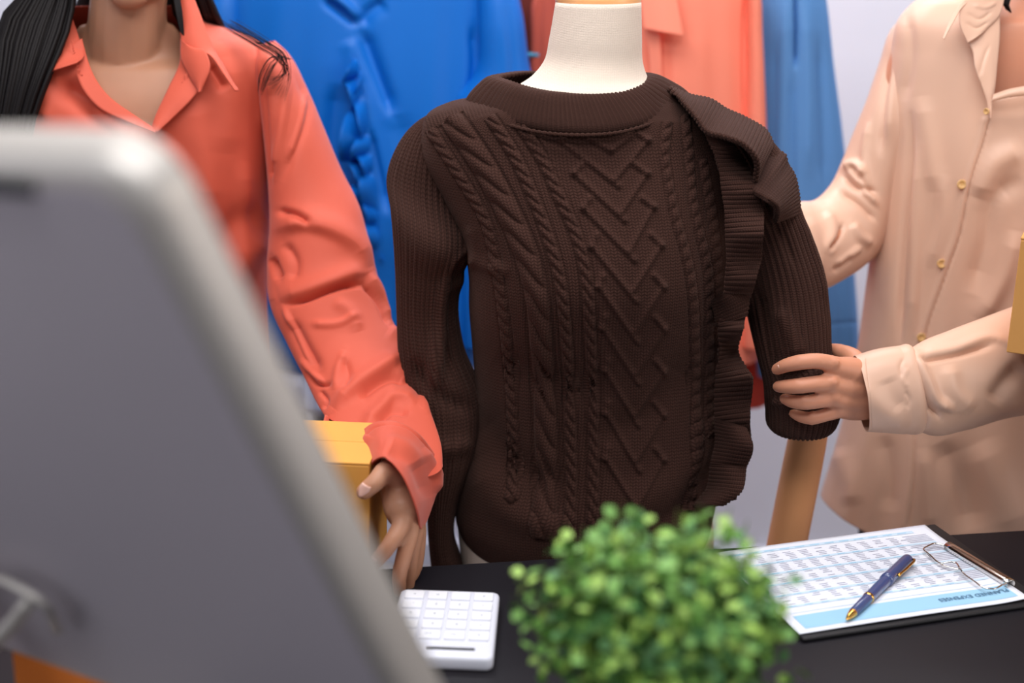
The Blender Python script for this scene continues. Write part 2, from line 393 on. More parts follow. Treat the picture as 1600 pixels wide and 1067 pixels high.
rows = [(775, 140, 1046, 136, YM, .06, .06), (744, 153, 1062, 150, YM, .078, .07), (700, 161, 1092, 170, YM, .088, .075), (664, 184, 1130, 190, YM, .094, .082), (660, 235, 1145, 240, YM, .106, .088), (694, 310, 1142, 310, YM, .127, .094),
        (722, 370, 1138, 372, YM, .142, .098), (732, 425, 1134, 425, YM, .146, .098), (733, 480, 1130, 480, YM, .134, .096), (738, 540, 1124, 540, YM, .118, .094), (742, 610, 1122, 610, YM, .108, .094),
        (728, 690, 1124, 690, YM, .106, .1), (713, 770, 1122, 760, YM, .112, .106), (713, 812, 1114, 800, YM, .112, .108), (730, 846, 1106, 838, YM, .105, .104), (768, 872, 1098, 862, YM, .095, .096), (782, 884, 1094, 880, YM, .092, .092), (785, 930, 1096, 925, YM, .094, .094)]
NS = 760
G = loft(rows, 520, NS, .92)
n = normals(G, True); X = G.reshape(-1, 3); nn = n.reshape(-1, 3)
vd = CP-X; vd /= np.linalg.norm(vd, axis=1, keepdims=True); fc = np.einsum('ij,ij->i', nn, vd)
sgn = 1 if np.median(fc[(np.arange(len(X)) % NS > NS*.2) & (np.arange(len(X)) % NS < NS*.3)]) > 0 else -1
nn = nn*sgn; fc = fc*sgn; wt = np.clip(fc*4, 0, 1); idx = np.where(wt > 0)[0]
H = np.zeros(len(X)); XF = X[idx]
cables = [([(703, 184), (752, 256), (794, 334), (822, 400), (838, 460), (846, 540), (852, 640), (852, 760), (850, 840)], 36, 50, .0056, 1.6),
          ([(672, 202), (724, 285), (757, 342), (777, 425), (790, 520), (800, 640), (802, 780)], 17, 21, .0036, 1.2),
          ([(765, 182), (806, 248), (831, 305), (855, 367), (872, 425), (884, 520), (890, 640), (892, 760), (890, 840)], 19, 23, .0042, 1.3),
          ([(814, 196), (847, 248), (872, 305), (900, 367), (915, 425), (922, 520), (927, 640), (927, 760), (925, 840)], 19, 23, .0042, 1.3),
          ([(1044, 190), (1039, 240), (1047, 300), (1057, 345), (1070, 390), (1080, 440), (1086, 540), (1086, 660), (1080, 800)], 15, 21, .0036, -1.3),
          ([(1071, 180), (1077, 240), (1081, 300), (1092, 360), (1104, 410), (1108, 540), (1106, 680)], 14, 21, .0036, -1.3),
          ([(1098, 250), (1107, 300), (1116, 360), (1122, 430), (1122, 540)], 14, 21, .0034, -1.3),
          ([(836, 196), (870, 270), (894, 340)], 7, 14, .0012, 1)]
for cp, wdt, per, am, sl in cables:
    H[idx] += rope(XF, None, None, cp, wdt, per, am, sl)
X2 = X+nn*(H*wt)[:, None]; G = X2.reshape(G.shape)
dst = []
cab = 5.2; A_ = .0036
V = [([(907, 208), (955, 235)], [(955, 234), (986, 212)]), ([(889, 208), (877, 219), (966, 290)], [(962, 279), (1012, 219), (994, 206)]), ([(909, 256), (897, 270), (976, 344)], [(972, 331), (1011, 271), (990, 255)]),
     ([(921, 310), (912, 325), (991, 406)], [(985, 391), (1021, 323), (1003, 309)]), ([(932, 367), (925, 385), (994, 470)], [(991, 452), (1033, 383), (1017, 366)]),
     ([(942, 431), (936, 447), (995, 533)], [(993, 515), (1036, 447), (1022, 430)]), ([(946, 494), (941, 510), (997, 598)], [(995, 580), (1037, 512), (1023, 495)]),
     ([(950, 562), (945, 577), (998, 666)], [(996, 648), (1037, 580), (1024, 563)]), ([(950, 630), (946, 645), (998, 734)], [(996, 716), (1037, 648), (1024, 631)]), ([(950, 700), (946, 715), (998, 800)], [(996, 784), (1035, 716), (1024, 700)])]
def lin(p):  # straight polylines kept straight: two points per call
    return [(p[k], p[k+1]) for k in range(len(p)-1)]
for a, b in V:
    for p in (a, b):
        for q in lin(p):
            dst.append((np.array(q), cab, A_, cab, 1)); dst.append((np.array(q)+[0, 8.5], 3.2, -.0011, 3.2, 1))
# soft drape: horizontal sag under bust and blouson roll above the hem
dst += [([(770, 560), (860, 600), (960, 610)], 26, -.006), ([(1090, 560), (1020, 640), (930, 690)], 24, -.006), ([(735, 640), (800, 720), (880, 770)], 26, -.007),
        ([(740, 720), (800, 800), (900, 830)], 26, .008), ([(1120, 640), (1060, 740), (960, 800)], 28, .007), ([(1115, 720), (1060, 800), (980, 840)], 16, -.006),
        ([(735, 400), (760, 415), (800, 425)], 10, .004), ([(733, 425), (742, 395), (735, 350)], 9, .003)]
G = sculpt(G, dst, flip=sgn)
# ribbed yoke on the shoulder
yk = []
for k in range(20):
    x = 662+k*5.2; y = 190-k*1.75; yk.append(([(x, y-6), (x+5, y+8), (x+9, y+20)], 1.5, -.0014))
G = sculpt(G, yk, flip=sgn)
# ribbed hem rows
mrow = np.linspace(0, 1, G.shape[0])[:, None]; thc = np.arange(NS)[None]
G += (normals(G, True)*sgn)*((.0011*np.cos(2*PI*thc*74/NS)*np.clip((mrow-.905)*40, 0, 1))[..., None])
grid('torso', G, mt_knit, sw, uvs=(150, 200))
# sleeves: rib knit runs along them
def sleeve(rows, M, N, ribs, amp, ex=1.0, strokes=(), uvs=(60, 150), mat=mt_knit, end_rib=0):
    G = loft(rows, M, N, ex); n = normals(G, True)
    c = G.mean(1, keepdims=True); s = np.sign(np.einsum('ijk,ijk->', n, G-c)); n *= s
    th = np.arange(N)[None]
    G = G+n*(amp*(np.abs(np.cos(PI*th*ribs/N))**.7+0*G[..., 0]))[..., None]
    G = sculpt(G, list(strokes), flip=s)
    return grid('sleeve', G, mat, sw, uvs=uvs)
YL = 1.805
sleeve([(705, 182, 712, 180, YL+.02, .005, .005), (668, 184, 712, 178, YL+.03, .025, .03), (641, 203, 722, 200, YL+.035, .045, .05), (620, 234, 730, 246, YL+.035, .058, .06), (607, 275, 738, 315, YL+.03, .066, .062), (613, 325, 742, 372, YL, .072, .058), (620, 420, 722, 428, YL, .064, .052), (622, 480, 714, 480, YL, .058, .05), (624, 540, 722, 540, YL-.005, .058, .05), (630, 620, 752, 620, YL-.01, .062, .05),
        (646, 700, 744, 700, YL-.02, .06, .05), (668, 780, 712, 790, YL-.025, .045, .045), (672, 840, 708, 842, YL-.025, .044, .044), (676, 880, 720, 880, YL-.02, .048, .045), (686, 960, 738, 955, YL-.02, .042, .042)],
       420, 300, 46, .0022, strokes=[([(735, 430), (700, 450), (688, 520), (672, 640)], 12, .008), ([(745, 380), (715, 420), (700, 500), (705, 600)], 8, -.006), ([(745, 380), (712, 410), (690, 450)], 6, .005),
       ([(700, 200), (740, 300), (745, 370)], 10, -.005), ([(640, 560), (690, 620), (742, 640)], 14, -.006), ([(650, 660), (690, 700), (740, 690)], 14, .007)])
YR = 1.80
sleeve([(1080, 172, 1120, 168, YR, .03, .03), (1086, 205, 1180, 200, YR, .055, .05), (1100, 250, 1226, 250, YR, .065, .06), (1125, 310, 1243, 310, YR, .068, .06), (1148, 370, 1262, 365, YR-.005, .066, .06), (1160, 430, 1284, 430, YR-.015, .066, .056), (1170, 490, 1293, 490, YR-.03, .062, .052), (1184, 550, 1296, 545, YR-.045, .056, .048),
        (1196, 600, 1306, 600, YR-.055, .052, .046), (1199, 640, 1310, 640, YR-.058, .05, .044), (1202, 664, 1302, 662, YR-.058, .046, .042), (1210, 671, 1296, 668, YR-.058, .038, .036), (1225, 668, 1285, 666, YR-.058, .02, .02)],
       380, 340, 40, .0026, strokes=[([(1165, 330), (1215, 360), (1245, 420)], 8, -.003), ([(1180, 450), (1195, 520), (1215, 580)], 12, -.008), ([(1215, 480), (1240, 530), (1250, 560)], 12, .006),
       ([(1205, 590), (1250, 585), (1290, 560)], 7, -.006), ([(1205, 625), (1250, 640)], 7, .005), ([(1250, 340), (1275, 400), (1290, 470)], 8, .003)])
# collar: ribbed funnel, folded over
def ring(pts, Yc, tf, tb, N):      # closed curve from left/right px, front px
    pass
top = cr([(772, 126, 1.80), (790, 133, 1.765), (830, 145, 1.735), (897, 153, 1.722), (960, 149, 1.733), (1000, 136, 1.765), (1016, 123, 1.80), (990, 118, 1.86), (897, 122, 1.878), (800, 119, 1.86)], 560, True)
bot = cr([(736, 162, 1.80), (765, 178, 1.752), (820, 196, 1.716), (900, 206, 1.698), (985, 198, 1.714), (1040, 176, 1.752), (1070, 152, 1.80), (1040, 142, 1.87), (900, 146, 1.895), (770, 146, 1.87)], 560, True)
A, B = PV(top), PV(bot)
prof = [(-.10, -.004), (-.04, .000), (.0, .0025), (.06, .004), (.15, .005), (.35, .0055), (.55, .0055), (.75, .005), (.9, .0035), (.97, .0015), (1.02, -.002)]
sv = np.linspace(0, 1, 46); pp = cr(np.c_[prof, np.zeros(len(prof))], 46)[:, :2]
cen = (A.mean(0)+B.mean(0))/2
G = []
for s, o in pp:
    R_ = A*(1-s)+B*s; rad = R_-cen; rad[:, 2] *= .2; rad /= np.linalg.norm(rad, axis=1, keepdims=True)
    G.append(R_+rad*o+np.array([0, 0, o*.4]))
G = np.array(G); nrm = G-cen; nrm[..., 2] *= .2; nrm /= np.linalg.norm(nrm, axis=2, keepdims=True)
G += nrm*((.0021*np.cos(2*PI*np.arange(560)*92/560))[None, :]*np.ones((46, 1)))[..., None]
grid('collar', G, mt_knit, sw, uvs=(92, 34), solid=.004)
# seam welt under the collar
wl = cr([(738, 166, 1.787), (765, 183, 1.742), (820, 202, 1.704), (900, 211, 1.688), (985, 203, 1.702), (1040, 182, 1.742), (1068, 160, 1.787)], 200)
grid('seam', tubepts(PV(wl), .0022+.0006*np.sin(np.arange(200)*1.3), 8), mt_knit, sw, uvs=(4, 120))

# shoulder flounce (two tiers) and the long side ruffle
def ribbon(name, A, B, n, k, rib, amp, bul=0, solid=.0045, wave=None):
    a, b = cr(A, n), cr(B, n); s = np.linspace(0, 1, k)[:, None, None]
    Pm = a[None]*(1-s)+b[None]*s
    if bul: Pm[..., 2] -= bul*np.sin(PI*s[..., 0])
    if wave: Pm[..., 2] += wave(np.linspace(0, 1, n)[None], s[..., 0])
    G = PV(Pm.reshape(-1, 3)).reshape(Pm.shape[0], Pm.shape[1], 3)
    nr = normals(G, False)
    G = G+nr*((amp*np.cos(2*PI*rib*np.linspace(0, 1, n))[None, :])*np.ones((k, 1)))[..., None]
    return grid(name, G, mt_knit, sw, wrap=False, uvs=(rib*2, 16), solid=solid, solid_off=0)
ribbon('ruffle', [(1046, 137, 1.79), (1078, 150, 1.785), (1112, 158, 1.79), (1132, 171, 1.79), (1165, 186, 1.79), (1200, 211, 1.79), (1205, 226, 1.775), (1196, 240, 1.76)],
       [(1044, 139, 1.778), (1062, 156, 1.735), (1087, 184, 1.700), (1104, 206, 1.685), (1134, 215, 1.672), (1162, 227, 1.668), (1181, 249, 1.668), (1180, 285, 1.682)], 420, 50, 34, .0016, bul=.012)
ribbon('ruffle', [(1196, 232, 1.77), (1212, 238, 1.78), (1224, 242, 1.78), (1228, 256, 1.78), (1238, 272, 1.78), (1245, 300, 1.78), (1248, 335, 1.775)],
       [(1176, 290, 1.69), (1180, 300, 1.672), (1192, 308, 1.664), (1203, 315, 1.66), (1212, 323, 1.662), (1213, 336, 1.67), (1210, 346, 1.69)], 320, 50, 22, .0019, bul=.014)
def ypx(pts): return [(x, y, Y) for x, y, Y in pts]
inn = [(1088, 176, 1.722), (1106, 215, 1.700), (1122, 262, 1.694), (1132, 320, 1.686), (1136, 380, 1.68), (1134, 440, 1.685), (1126, 490, 1.70), (1124, 540, 1.715), (1120, 590, 1.725), (1118, 640, 1.728), (1120, 690, 1.728), (1116, 740, 1.73), (1104, 785, 1.735)]
out = [(1098, 202, 1.70), (1150, 232, 1.712), (1176, 284, 1.70), (1192, 330, 1.668), (1190, 392, 1.668), (1178, 446, 1.69), (1166, 478, 1.74), (1162, 512, 1.69), (1151, 548, 1.74), (1175, 590, 1.685), (1172, 642, 1.70), (1172, 700, 1.74), (1150, 780, 1.70)]
ribbon('ruffle', inn, out, 900, 60, 84, .0013, bul=.006, wave=lambda t, s: .014*s*np.sin(2*PI*t*8.3+.5))
ribbon('ruffle', [(1112, 470, 1.71), (1118, 490, 1.71), (1120, 510, 1.715)], [(1140, 455, 1.69), (1167, 466, 1.70), (1166, 494, 1.70)], 120, 30, 9, .0013, bul=.012)
ribbon('ruffle', [(1118, 655, 1.72), (1120, 690, 1.72), (1112, 725, 1.72)], [(1164, 668, 1.69), (1177, 700, 1.675), (1166, 727, 1.70)], 160, 30, 12, .0013, bul=.012)
ribbon('ruffle', [(1112, 725, 1.72), (1108, 760, 1.72), (1085, 792, 1.72)], [(1165, 730, 1.69), (1160, 765, 1.675), (1130, 789, 1.68)], 160, 30, 12, .0013, bul=.014)

# ---- round tan post behind the raised cuff
A, B = P(1271, 640, 1.83), P(1229, 852, 1.83)
dv = (B-A)/np.linalg.norm(B-A); top_ = A-dv*.02; bt = A+dv*((A[2]-0.0)/(-dv[2]))
post = thing('wooden_post', 'round tan wooden post leaning behind the table under the raised sweater cuff', 'post', tuple(bt))
rr = [.019, .0215, .0235, .025, .026, .0268, .0268]; tt = [0, .012, .03, .06, .1, .2, 1]
pts = [top_+(bt-top_)*t for t in [0, .015, .04, .07, .11, .25, .5, 1]]
grid('shaft', tubepts(np.array(pts), np.array([.018, .021, .0245, .0262, .027, .0275, .028, .029]), 40), mt_card_tube, post, cap=True)

# ================================================================== PEOPLE: bodies grown as one surface
def body_mesh(name, parts, mat, parent, vox=.003, smooth=3):
    bm = bmesh.new()
    def add(G):
        M, N = G.shape[:2]; vs = [[bm.verts.new(p) for p in row] for row in G]
        for i in range(M-1):
            for j in range(N): bm.faces.new((vs[i][j], vs[i][(j+1) % N], vs[i+1][(j+1) % N], vs[i+1][j]))
        bm.faces.new(vs[0][::-1]); bm.faces.new(vs[-1])
    for p in parts:
        if p[0] == 'loft': add(p[1])
        elif p[0] == 'limb':
            pts, rad = np.array(p[1], float), np.array(p[2], float)
            k = max(10, len(pts)*6); Q = cr(np.c_[pts, rad], k); C_ = Q[:, :3]; R_ = Q[:, 3]
            T0 = C_[0]-C_[1]; T0 /= np.linalg.norm(T0); T1 = C_[-1]-C_[-2]; T1 /= np.linalg.norm(T1)
            a = np.array([.25, .6, .87]); 
            C_ = np.vstack([[C_[0]+T0*R_[0]*x for x in (.97, .8, .5)], C_, [C_[-1]+T1*R_[-1]*x for x in (.5, .8, .97)]]); R_ = np.r_[R_[0]*a, R_, R_[-1]*a[::-1]]
            add(tubepts(C_, R_, 18))
        elif p[0] == 'ell':
            c, r, rot = np.array(p[1]), np.array(p[2]), (p[3] if len(p) > 3 else np.eye(3))
            th = np.linspace(0, 2*PI, 28, endpoint=False); ph = np.linspace(.06, PI-.06, 18)
            add(np.array([[c+rot@(r*[math.sin(a)*math.cos(t), math.sin(a)*math.sin(t), math.cos(a)]) for t in th] for a in ph]))
    bmesh.ops.recalc_face_normals(bm, faces=bm.faces)
    me = bpy.data.meshes.new(name); bm.to_mesh(me); bm.free()
    t = bpy.data.objects.new('tmp', me); COL.objects.link(t)
    r = t.modifiers.new('r', 'REMESH'); r.mode = 'VOXEL'; r.voxel_size = vox; r.adaptivity = 0
    s = t.modifiers.new('s', 'SMOOTH'); s.iterations = smooth; s.factor = .5
    dg = bpy.context.evaluated_depsgraph_get(); m2 = bpy.data.meshes.new_from_object(t.evaluated_get(dg)); bpy.data.objects.remove(t)
    m2.materials.clear(); m2.name = name
    return link(name, m2, mat, parent)
def rotm(rx=0, ry=0, rz=0):
    return np.array(Matrix.Rotation(rz, 3, 'Z') @ Matrix.Rotation(ry, 3, 'Y') @ Matrix.Rotation(rx, 3, 'X'))
def head_parts(c, R, s=1.0):
    L = lambda x, y, z: tuple(c+R@(np.array([x, y, z])*s))       # local: -y is the face direction
    return [('ell', L(0, .015, .02), np.array([.074, .092, .098])*s, R), ('ell', L(0, -.022, -.035), np.array([.060, .066, .078])*s, R), ('ell', L(0, -.062, -.088), np.array([.026, .022, .020])*s, R),
            ('limb', [L(0, -.086, .012), L(0, -.098, -.012), L(0, -.107, -.028)], [.008*s, .0095*s, .0115*s]), ('ell', L(-.011, -.094, -.031), np.array([.008, .009, .007])*s, R), ('ell', L(.011, -.094, -.031), np.array([.008, .009, .007])*s, R),
            ('limb', [L(-.045, -.070, .026), L(-.02, -.084, .03), L(.02, -.084, .03), L(.045, -.070, .026)], [.009*s]*4),
            ('ell', L(-.036, -.062, -.026), np.array([.022, .018, .018])*s, R), ('ell', L(.036, -.062, -.026), np.array([.022, .018, .018])*s, R), ('ell', L(0, -.079, -.056), np.array([.024, .013, .012])*s, R),
            ('ell', L(-.077, .012, -.005), np.array([.008, .018, .030])*s, R), ('ell', L(.077, .012, -.005), np.array([.008, .018, .030])*s, R)]
def head_details(c, R, parent, s=1.0):
    L = lambda x, y, z: c+R@(np.array([x, y, z])*s)
    for sx in (-1, 1):
        for nm, y, r, mt in (('eye', -.0655, .0112, mt_eye), ('iris', -.0722, .0058, mt_iris)):
            bm = bmesh.new(); bmesh.ops.create_uvsphere(bm, u_segments=20, v_segments=12, radius=r*s); me = bpy.data.meshes.new(nm); bm.to_mesh(me); bm.free()
            me.transform(Matrix.Translation(Vector(L(sx*.031, y, .004)))); link(nm, me, mt, parent)
        tube('eyelid', np.array([L(sx*.018, -.0735, .004), L(sx*.024, -.0775, .0105), L(sx*.031, -.0785, .0125), L(sx*.039, -.0755, .010), L(sx*.045, -.069, .003)]), [.001, .0028, .0032, .0028, .001], mt_skin if parent.get('label', '').startswith('woman with long') else mt_skin2, parent, 8, n=16)
        tube('eyelash', np.array([L(sx*.019, -.0755, .003), L(sx*.031, -.0812, .0098), L(sx*.045, -.0705, .002)]), [.0004, .0009, .0004], mt_hair, parent, 6, n=12)
        tube('eyebrow', np.array([L(sx*.014, -.088, .034), L(sx*.032, -.083, .040), L(sx*.050, -.068, .034)]), [.0016, .0024, .001], mt_hair, parent, 6)
    tube('lip', np.array([L(-.022, -.084, -.055), L(-.008, -.0925, -.052), L(.008, -.0925, -.052), L(.022, -.084, -.055)]), [.001, .0036, .0036, .001], mt_lip, parent, 8)
    tube('lip', np.array([L(-.019, -.084, -.058), L(0, -.0915, -.061), L(.019, -.084, -.058)]), [.001, .0046, .001], mt_lip, parent, 8)
def hair_locks(name, roots, parent, mat, rad):       # list of polylines -> one mesh of tapered locks
    bm = bmesh.new()
    for pts, r in roots:
        q = cr(np.array(pts), 18); rr = r*np.sin(np.linspace(.25, PI-.1, 18))**.5; G = tubepts(q, rr, 6)
        vs = [[bm.verts.new(p) for p in row] for row in G]
        for i in range(17):
            for j in range(6): bm.faces.new((vs[i][j], vs[i][(j+1) % 6], vs[i+1][(j+1) % 6], vs[i+1][j]))
    me = bpy.data.meshes.new(name); bm.to_mesh(me); bm.free(); return link(name, me, mat, parent)
def nail(p, q, wid, parent, mat, nrm):      # small plate from p to q facing nrm
    p, q, nrm = map(np.asarray, (p, q, nrm)); t = q-p; L = np.linalg.norm(t); t = t/L; b = np.cross(t, nrm); b /= np.linalg.norm(b); n = np.cross(b, t)
    G = np.array([[p+t*L*u+b*wid*v*math.sin(.35*PI+.55*PI*u)+n*(.0012-.0022*v*v) for v in np.linspace(-1, 1, 9)] for u in np.linspace(0, 1, 8)])
    return grid('fingernail', G, mat, parent, wrap=False, solid=.0006)
def button(c, r, parent, nrm=(0, -1, .1), mat=mt_button):
    R = Vector(nrm).to_track_quat('Z', 'Y').to_matrix()
    prof = [(1e-5, .0012), (r*.55, .0010), (r*.72, .0022), (r*.92, .0022), (r, .001), (r*.9, -.0006), (1e-5, -.0006)]
    th = np.linspace(0, 2*PI, 28, endpoint=False)
    G = np.array([[np.array(R @ Vector((a*math.cos(t), a*math.sin(t), z)))+c for t in th] for a, z in prof])
    return grid('button', G, mat, parent)
def pants_and_shoes(root, cx, cy, hipz, lean=0, rz=0):
    for sx in (-1, 1):
        pts = [(cx+sx*.075, cy, hipz), (cx+sx*.095, cy, hipz-.2), (cx+sx*.10, cy-.01, .48), (cx+sx*.10, cy+.01, .1), (cx+sx*.1, cy+.01, .06)]
        grid('trouser_leg', tubepts(cr(pts, 40), np.interp(np.linspace(0, 1, 40), [0, .3, .6, 1], [.095, .09, .078, .075]), 32), mt_trouser, root, cap=True)
        G = [];
        for y, wd, h in [(.075, .01, .02), (.07, .03, .05), (.03, .034, .075), (-.03, .036, .065), (-.10, .044, .045), (-.15, .038, .035), (-.172, .012, .02)]:
            th = np.linspace(0, 2*PI, 24, endpoint=False)
            G.append([(cx+sx*.105+wd*math.cos(t), cy+y, max(0, h/2+h/2*math.sin(t)*1.0)) for t in th])
        grid('shoe', cr_rows(np.array(G), 24), mt_shoe, root, cap=True)
def cr_rows(G, n):
    return np.stack([cr(G[:, j], n) for j in range(G.shape[1])], 1)

# ------------------------------------------------------------------ WOMAN IN ORANGE
YW = 2.02
w1 = thing('person', 'woman with long dark hair in orange blouse, hand on a yellow box', 'person', (P(170, 300, YW)[0], YW, 0))
S = lambda x, y, Y: tuple(P(x, y, Y))
head_c = P(206, -126, 1.99); Rh = rotm(.12, 0, .08)
torso_rows = [(128, 38, 268, 38, 2.02, .05, .06), (95, 75, 300, 75, 2.03, .058, .07), (10, 108, 385, 108, 2.03, .08, .075), (-50, 150, 415, 150, 2.03, .096, .08), (-40, 260, 400, 260, 2.03, .115, .09), (-10, 420, 380, 420, 2.03, .10, .085), (20, 560, 360, 560, 2.03, .08, .08), (-20, 740, 400, 740, 2.03, .09, .1), (-10, 900, 395, 900, 2.03, .09, .1)]
Gt = loft(torso_rows, 60, 60)
YH = 1.50
arm = [S(400, 150, 2.03), S(440, 200, 2.03), S(475, 290, 2.01), S(500, 380, 1.98), S(515, 440, 1.955), S(548, 520, 1.895), S(580, 590, 1.83), S(606, 645, 1.76), S(622, 690, 1.67), S(622, 722, 1.585)]
hand1 = [('limb', arm, [.036, .038, .038, .036, .034, .033, .03, .026, .021, .019]),
         ('limb', [S(622, 718, 1.59), S(622, 748, 1.525), S(628, 790, 1.485)], [.020, .0235, .022]), ('ell', S(624, 785, 1.495), np.array([.020, .015, .034]), rotm(0, -.12, 0)),
         # thumb
         ('limb', [S(616, 742, 1.495), S(601, 738, 1.478), S(588, 752, 1.466), S(569, 768, 1.462)], [.0165, .0125, .0108, .0096]),
         # index
         ('limb', [S(616, 790, 1.485), S(628, 815, 1.47), S(612, 846, 1.455), S(592, 873, 1.455), S(580, 886, 1.462)], [.013, .0115, .0098, .0086, .0075]),
         # middle, ring, little
         ('limb', [S(634, 795, 1.488), S(641, 828, 1.478), S(632, 866, 1.468), S(624, 900, 1.468), S(625, 924, 1.475)], [.0125, .011, .0098, .0088, .0076]),
         ('limb', [S(640, 795, 1.50), S(649, 828, 1.498), S(644, 864, 1.492), S(641, 895, 1.492), S(638, 918, 1.495)], [.0115, .0105, .0092, .0082, .007]),
         ('limb', [S(645, 795, 1.512), S(654, 828, 1.515), S(654, 858, 1.512), S(651, 884, 1.51), S(646, 900, 1.508)], [.011, .0095, .0082, .0075, .0065])]
arm2 = [S(-60, 130, 2.02), S(-95, 330, 1.98), S(-60, 520, 1.90), S(60, 640, 1.72), S(150, 690, 1.62)]
h2 = [('limb', arm2, [.036, .036, .034, .029, .024]), ('limb', [S(150, 690, 1.62), S(190, 715, 1.57)], [.024, .03])]
for k, (dx, dy) in enumerate([(62, 2), (66, 20), (60, 38), (48, 54)]):
    h2.append(('limb', [S(190+k*2, 700+k*12, 1.56), S(215+k, 708+k*14, 1.535), S(190+dx*.85, 712+dy, 1.52), S(190+dx, 730+dy, 1.53)], [.011, .0098, .0088, .007]))
h2.append(('limb', [S(172, 700, 1.58), S(190, 682, 1.55), S(215, 680, 1.535)], [.014, .0115, .009]))
neck = [('limb', [S(200, 90, 2.02), S(200, 20, 2.0), S(206, -60, 2.0)], [.062, .052, .052])]
legs = [('limb', [(w1.location[0]+sx*.08, YW+.04, .78), (w1.location[0]+sx*.1, YW+.04, .48), (w1.location[0]+sx*.1, YW+.05, .09)], [.085, .055, .035]) for sx in (-1, 1)]
b1 = body_mesh('body', [('loft', Gt)]+neck+head_parts(head_c, Rh)+hand1+h2+legs, mt_skin, w1, .003, 4)
head_details(head_c, Rh, w1)
nail(P(573, 758, 1.4535), P(562, 776, 1.4535), .0062, w1, mt_nail, (0, -1, .25))
nail(P(587, 872, 1.447), P(579, 886, 1.452), .005, w1, mt_nail, (0, -1, .25))
pants_and_shoes(w1, w1.location[0], YW+.05, .80)
# blouse body
br = [(98, 14, 292, 14, 2.03, .05, .072), (60, 38, 318, 34, 2.03, .068, .078), (2, 56, 362, 50, 2.03, .09, .085), (-60, 78, 412, 74, 2.03, .108, .09), (-100, 110, 432, 108, 2.03, .118, .094), (-95, 170, 428, 165, 2.03, .128, .098), (-80, 260, 424, 255, 2.03, .138, .10), (-60, 360, 422, 350, 2.03, .13, .10), (-50, 480, 415, 470, 2.03, .12, .10), (-60, 620, 420, 620, 2.03, .118, .105), (-70, 760, 425, 760, 2.03, .118, .11), (-75, 860, 430, 860, 2.03, .118, .11)]
G = loft(br, 420, 420, .92)
folds = [([(300, 150), (318, 230), (322, 330)], 26, .006), ([(352, 90), (358, 150), (350, 240)], 22, .004), ([(395, 70), (402, 130), (408, 210)], 7, .004), ([(330, 400), (370, 350), (410, 330)], 24, -.009), ([(350, 470), (390, 400), (418, 370)], 18, .007),
         ([(250, 200), (290, 240), (310, 330)], 16, -.004), ([(60, 120), (72, 150), (66, 190)], 12, .006), ([(85, 125), (120, 148), (180, 188), (225, 205)], 18, -.020), ([(326, 100), (340, 122), (352, 142)], 9, -.010), ([(380, 250), (384, 330), (375, 420)], 12, .005), ([(75, 112), (70, 160), (50, 200)], 10, -.005)]
fsg = 1
def sgn_of(G):
    n = normals(G, True); X = G.reshape(-1, 3); v = CP-X; v /= np.linalg.norm(v, axis=1, keepdims=True)
    M, N = G.shape[:2]; f = np.einsum('ij,ij->i', n.reshape(-1, 3), v).reshape(M, N)[:, int(N*.2):int(N*.3)]
    return 1 if np.median(f) > 0 else -1
G = sculpt(G, folds, flip=sgn_of(G))
VN = [(90, -20), (110, 62), (122, 104), (134, 133), (158, 159), (203, 182), (240, 203), (256, 185), (280, 140), (296, 100), (294, 60), (290, -20)]
def vmask(poly, ymax):
    return lambda c, i, j: inpoly(proj(c), poly) & (j < .5)
grid('blouse', G, mt_orange, w1, mask=vmask(VN, 0), uvs=(1, 1), solid=.0014)
def strip(name, A, B, mat, parent, n=60, k=14, bulge=0, solid=.0016, strokes=()):
    G = ruled(A, B, n, k, bulge=bulge)
    if strokes: G = sculpt(G, strokes, wrap=False, facing=False)
    return grid(name, G, mat, parent, wrap=False, solid=solid, solid_off=0)
# left front edge (image left) curling out, right placket, collar wings
strip('placket', [(128, 60, 1.942), (140, 102, 1.926), (150, 124, 1.916), (170, 150, 1.906), (206, 177, 1.897), (240, 200, 1.890)], [(108, 74, 1.932), (118, 112, 1.916), (130, 140, 1.904), (152, 166, 1.896), (198, 190, 1.889), (243, 208, 1.884)], mt_orange, w1, 80, 8)
strip('placket', [(282, 60, 1.96), (281, 96, 1.95), (262, 140, 1.925), (240, 190, 1.90), (236, 204, 1.892)], [(322, 112, 1.935), (318, 130, 1.925), (300, 154, 1.912), (268, 186, 1.90), (246, 206, 1.888)], mt_orange, w1, 80, 16, bulge=.004)
strip('collar', [(104, -10, 1.985), (112, 25, 1.972), (124, 62, 1.948), (130, 90, 1.922), (120, 98, 1.906)], [(74, -10, 1.985), (90, 30, 1.968), (88, 68, 1.938), (76, 103, 1.912), (79, 112, 1.906)], mt_orange, w1, 80, 24, bulge=.006)
strip('collar', [(281, -10, 1.985), (282, 30, 1.965), (284, 62, 1.95), (300, 84, 1.936), (320, 82, 1.93), (346, 112, 1.916), (366, 140, 1.906)], [(300, -10, 1.99), (312, 20, 1.972), (324, 52, 1.955), (336, 80, 1.94), (349, 102, 1.925), (362, 125, 1.912), (373, 142, 1.904)], mt_orange, w1, 90, 24, bulge=.006)
strip('collar_stand', [(283, 60, 1.953), (283, 90, 1.94), (296, 118, 1.926), (311, 144, 1.914)], [(300, 76, 1.94), (318, 78, 1.93), (328, 98, 1.918), (314, 143, 1.910)], mt_orange, w1, 60, 20, bulge=.005)
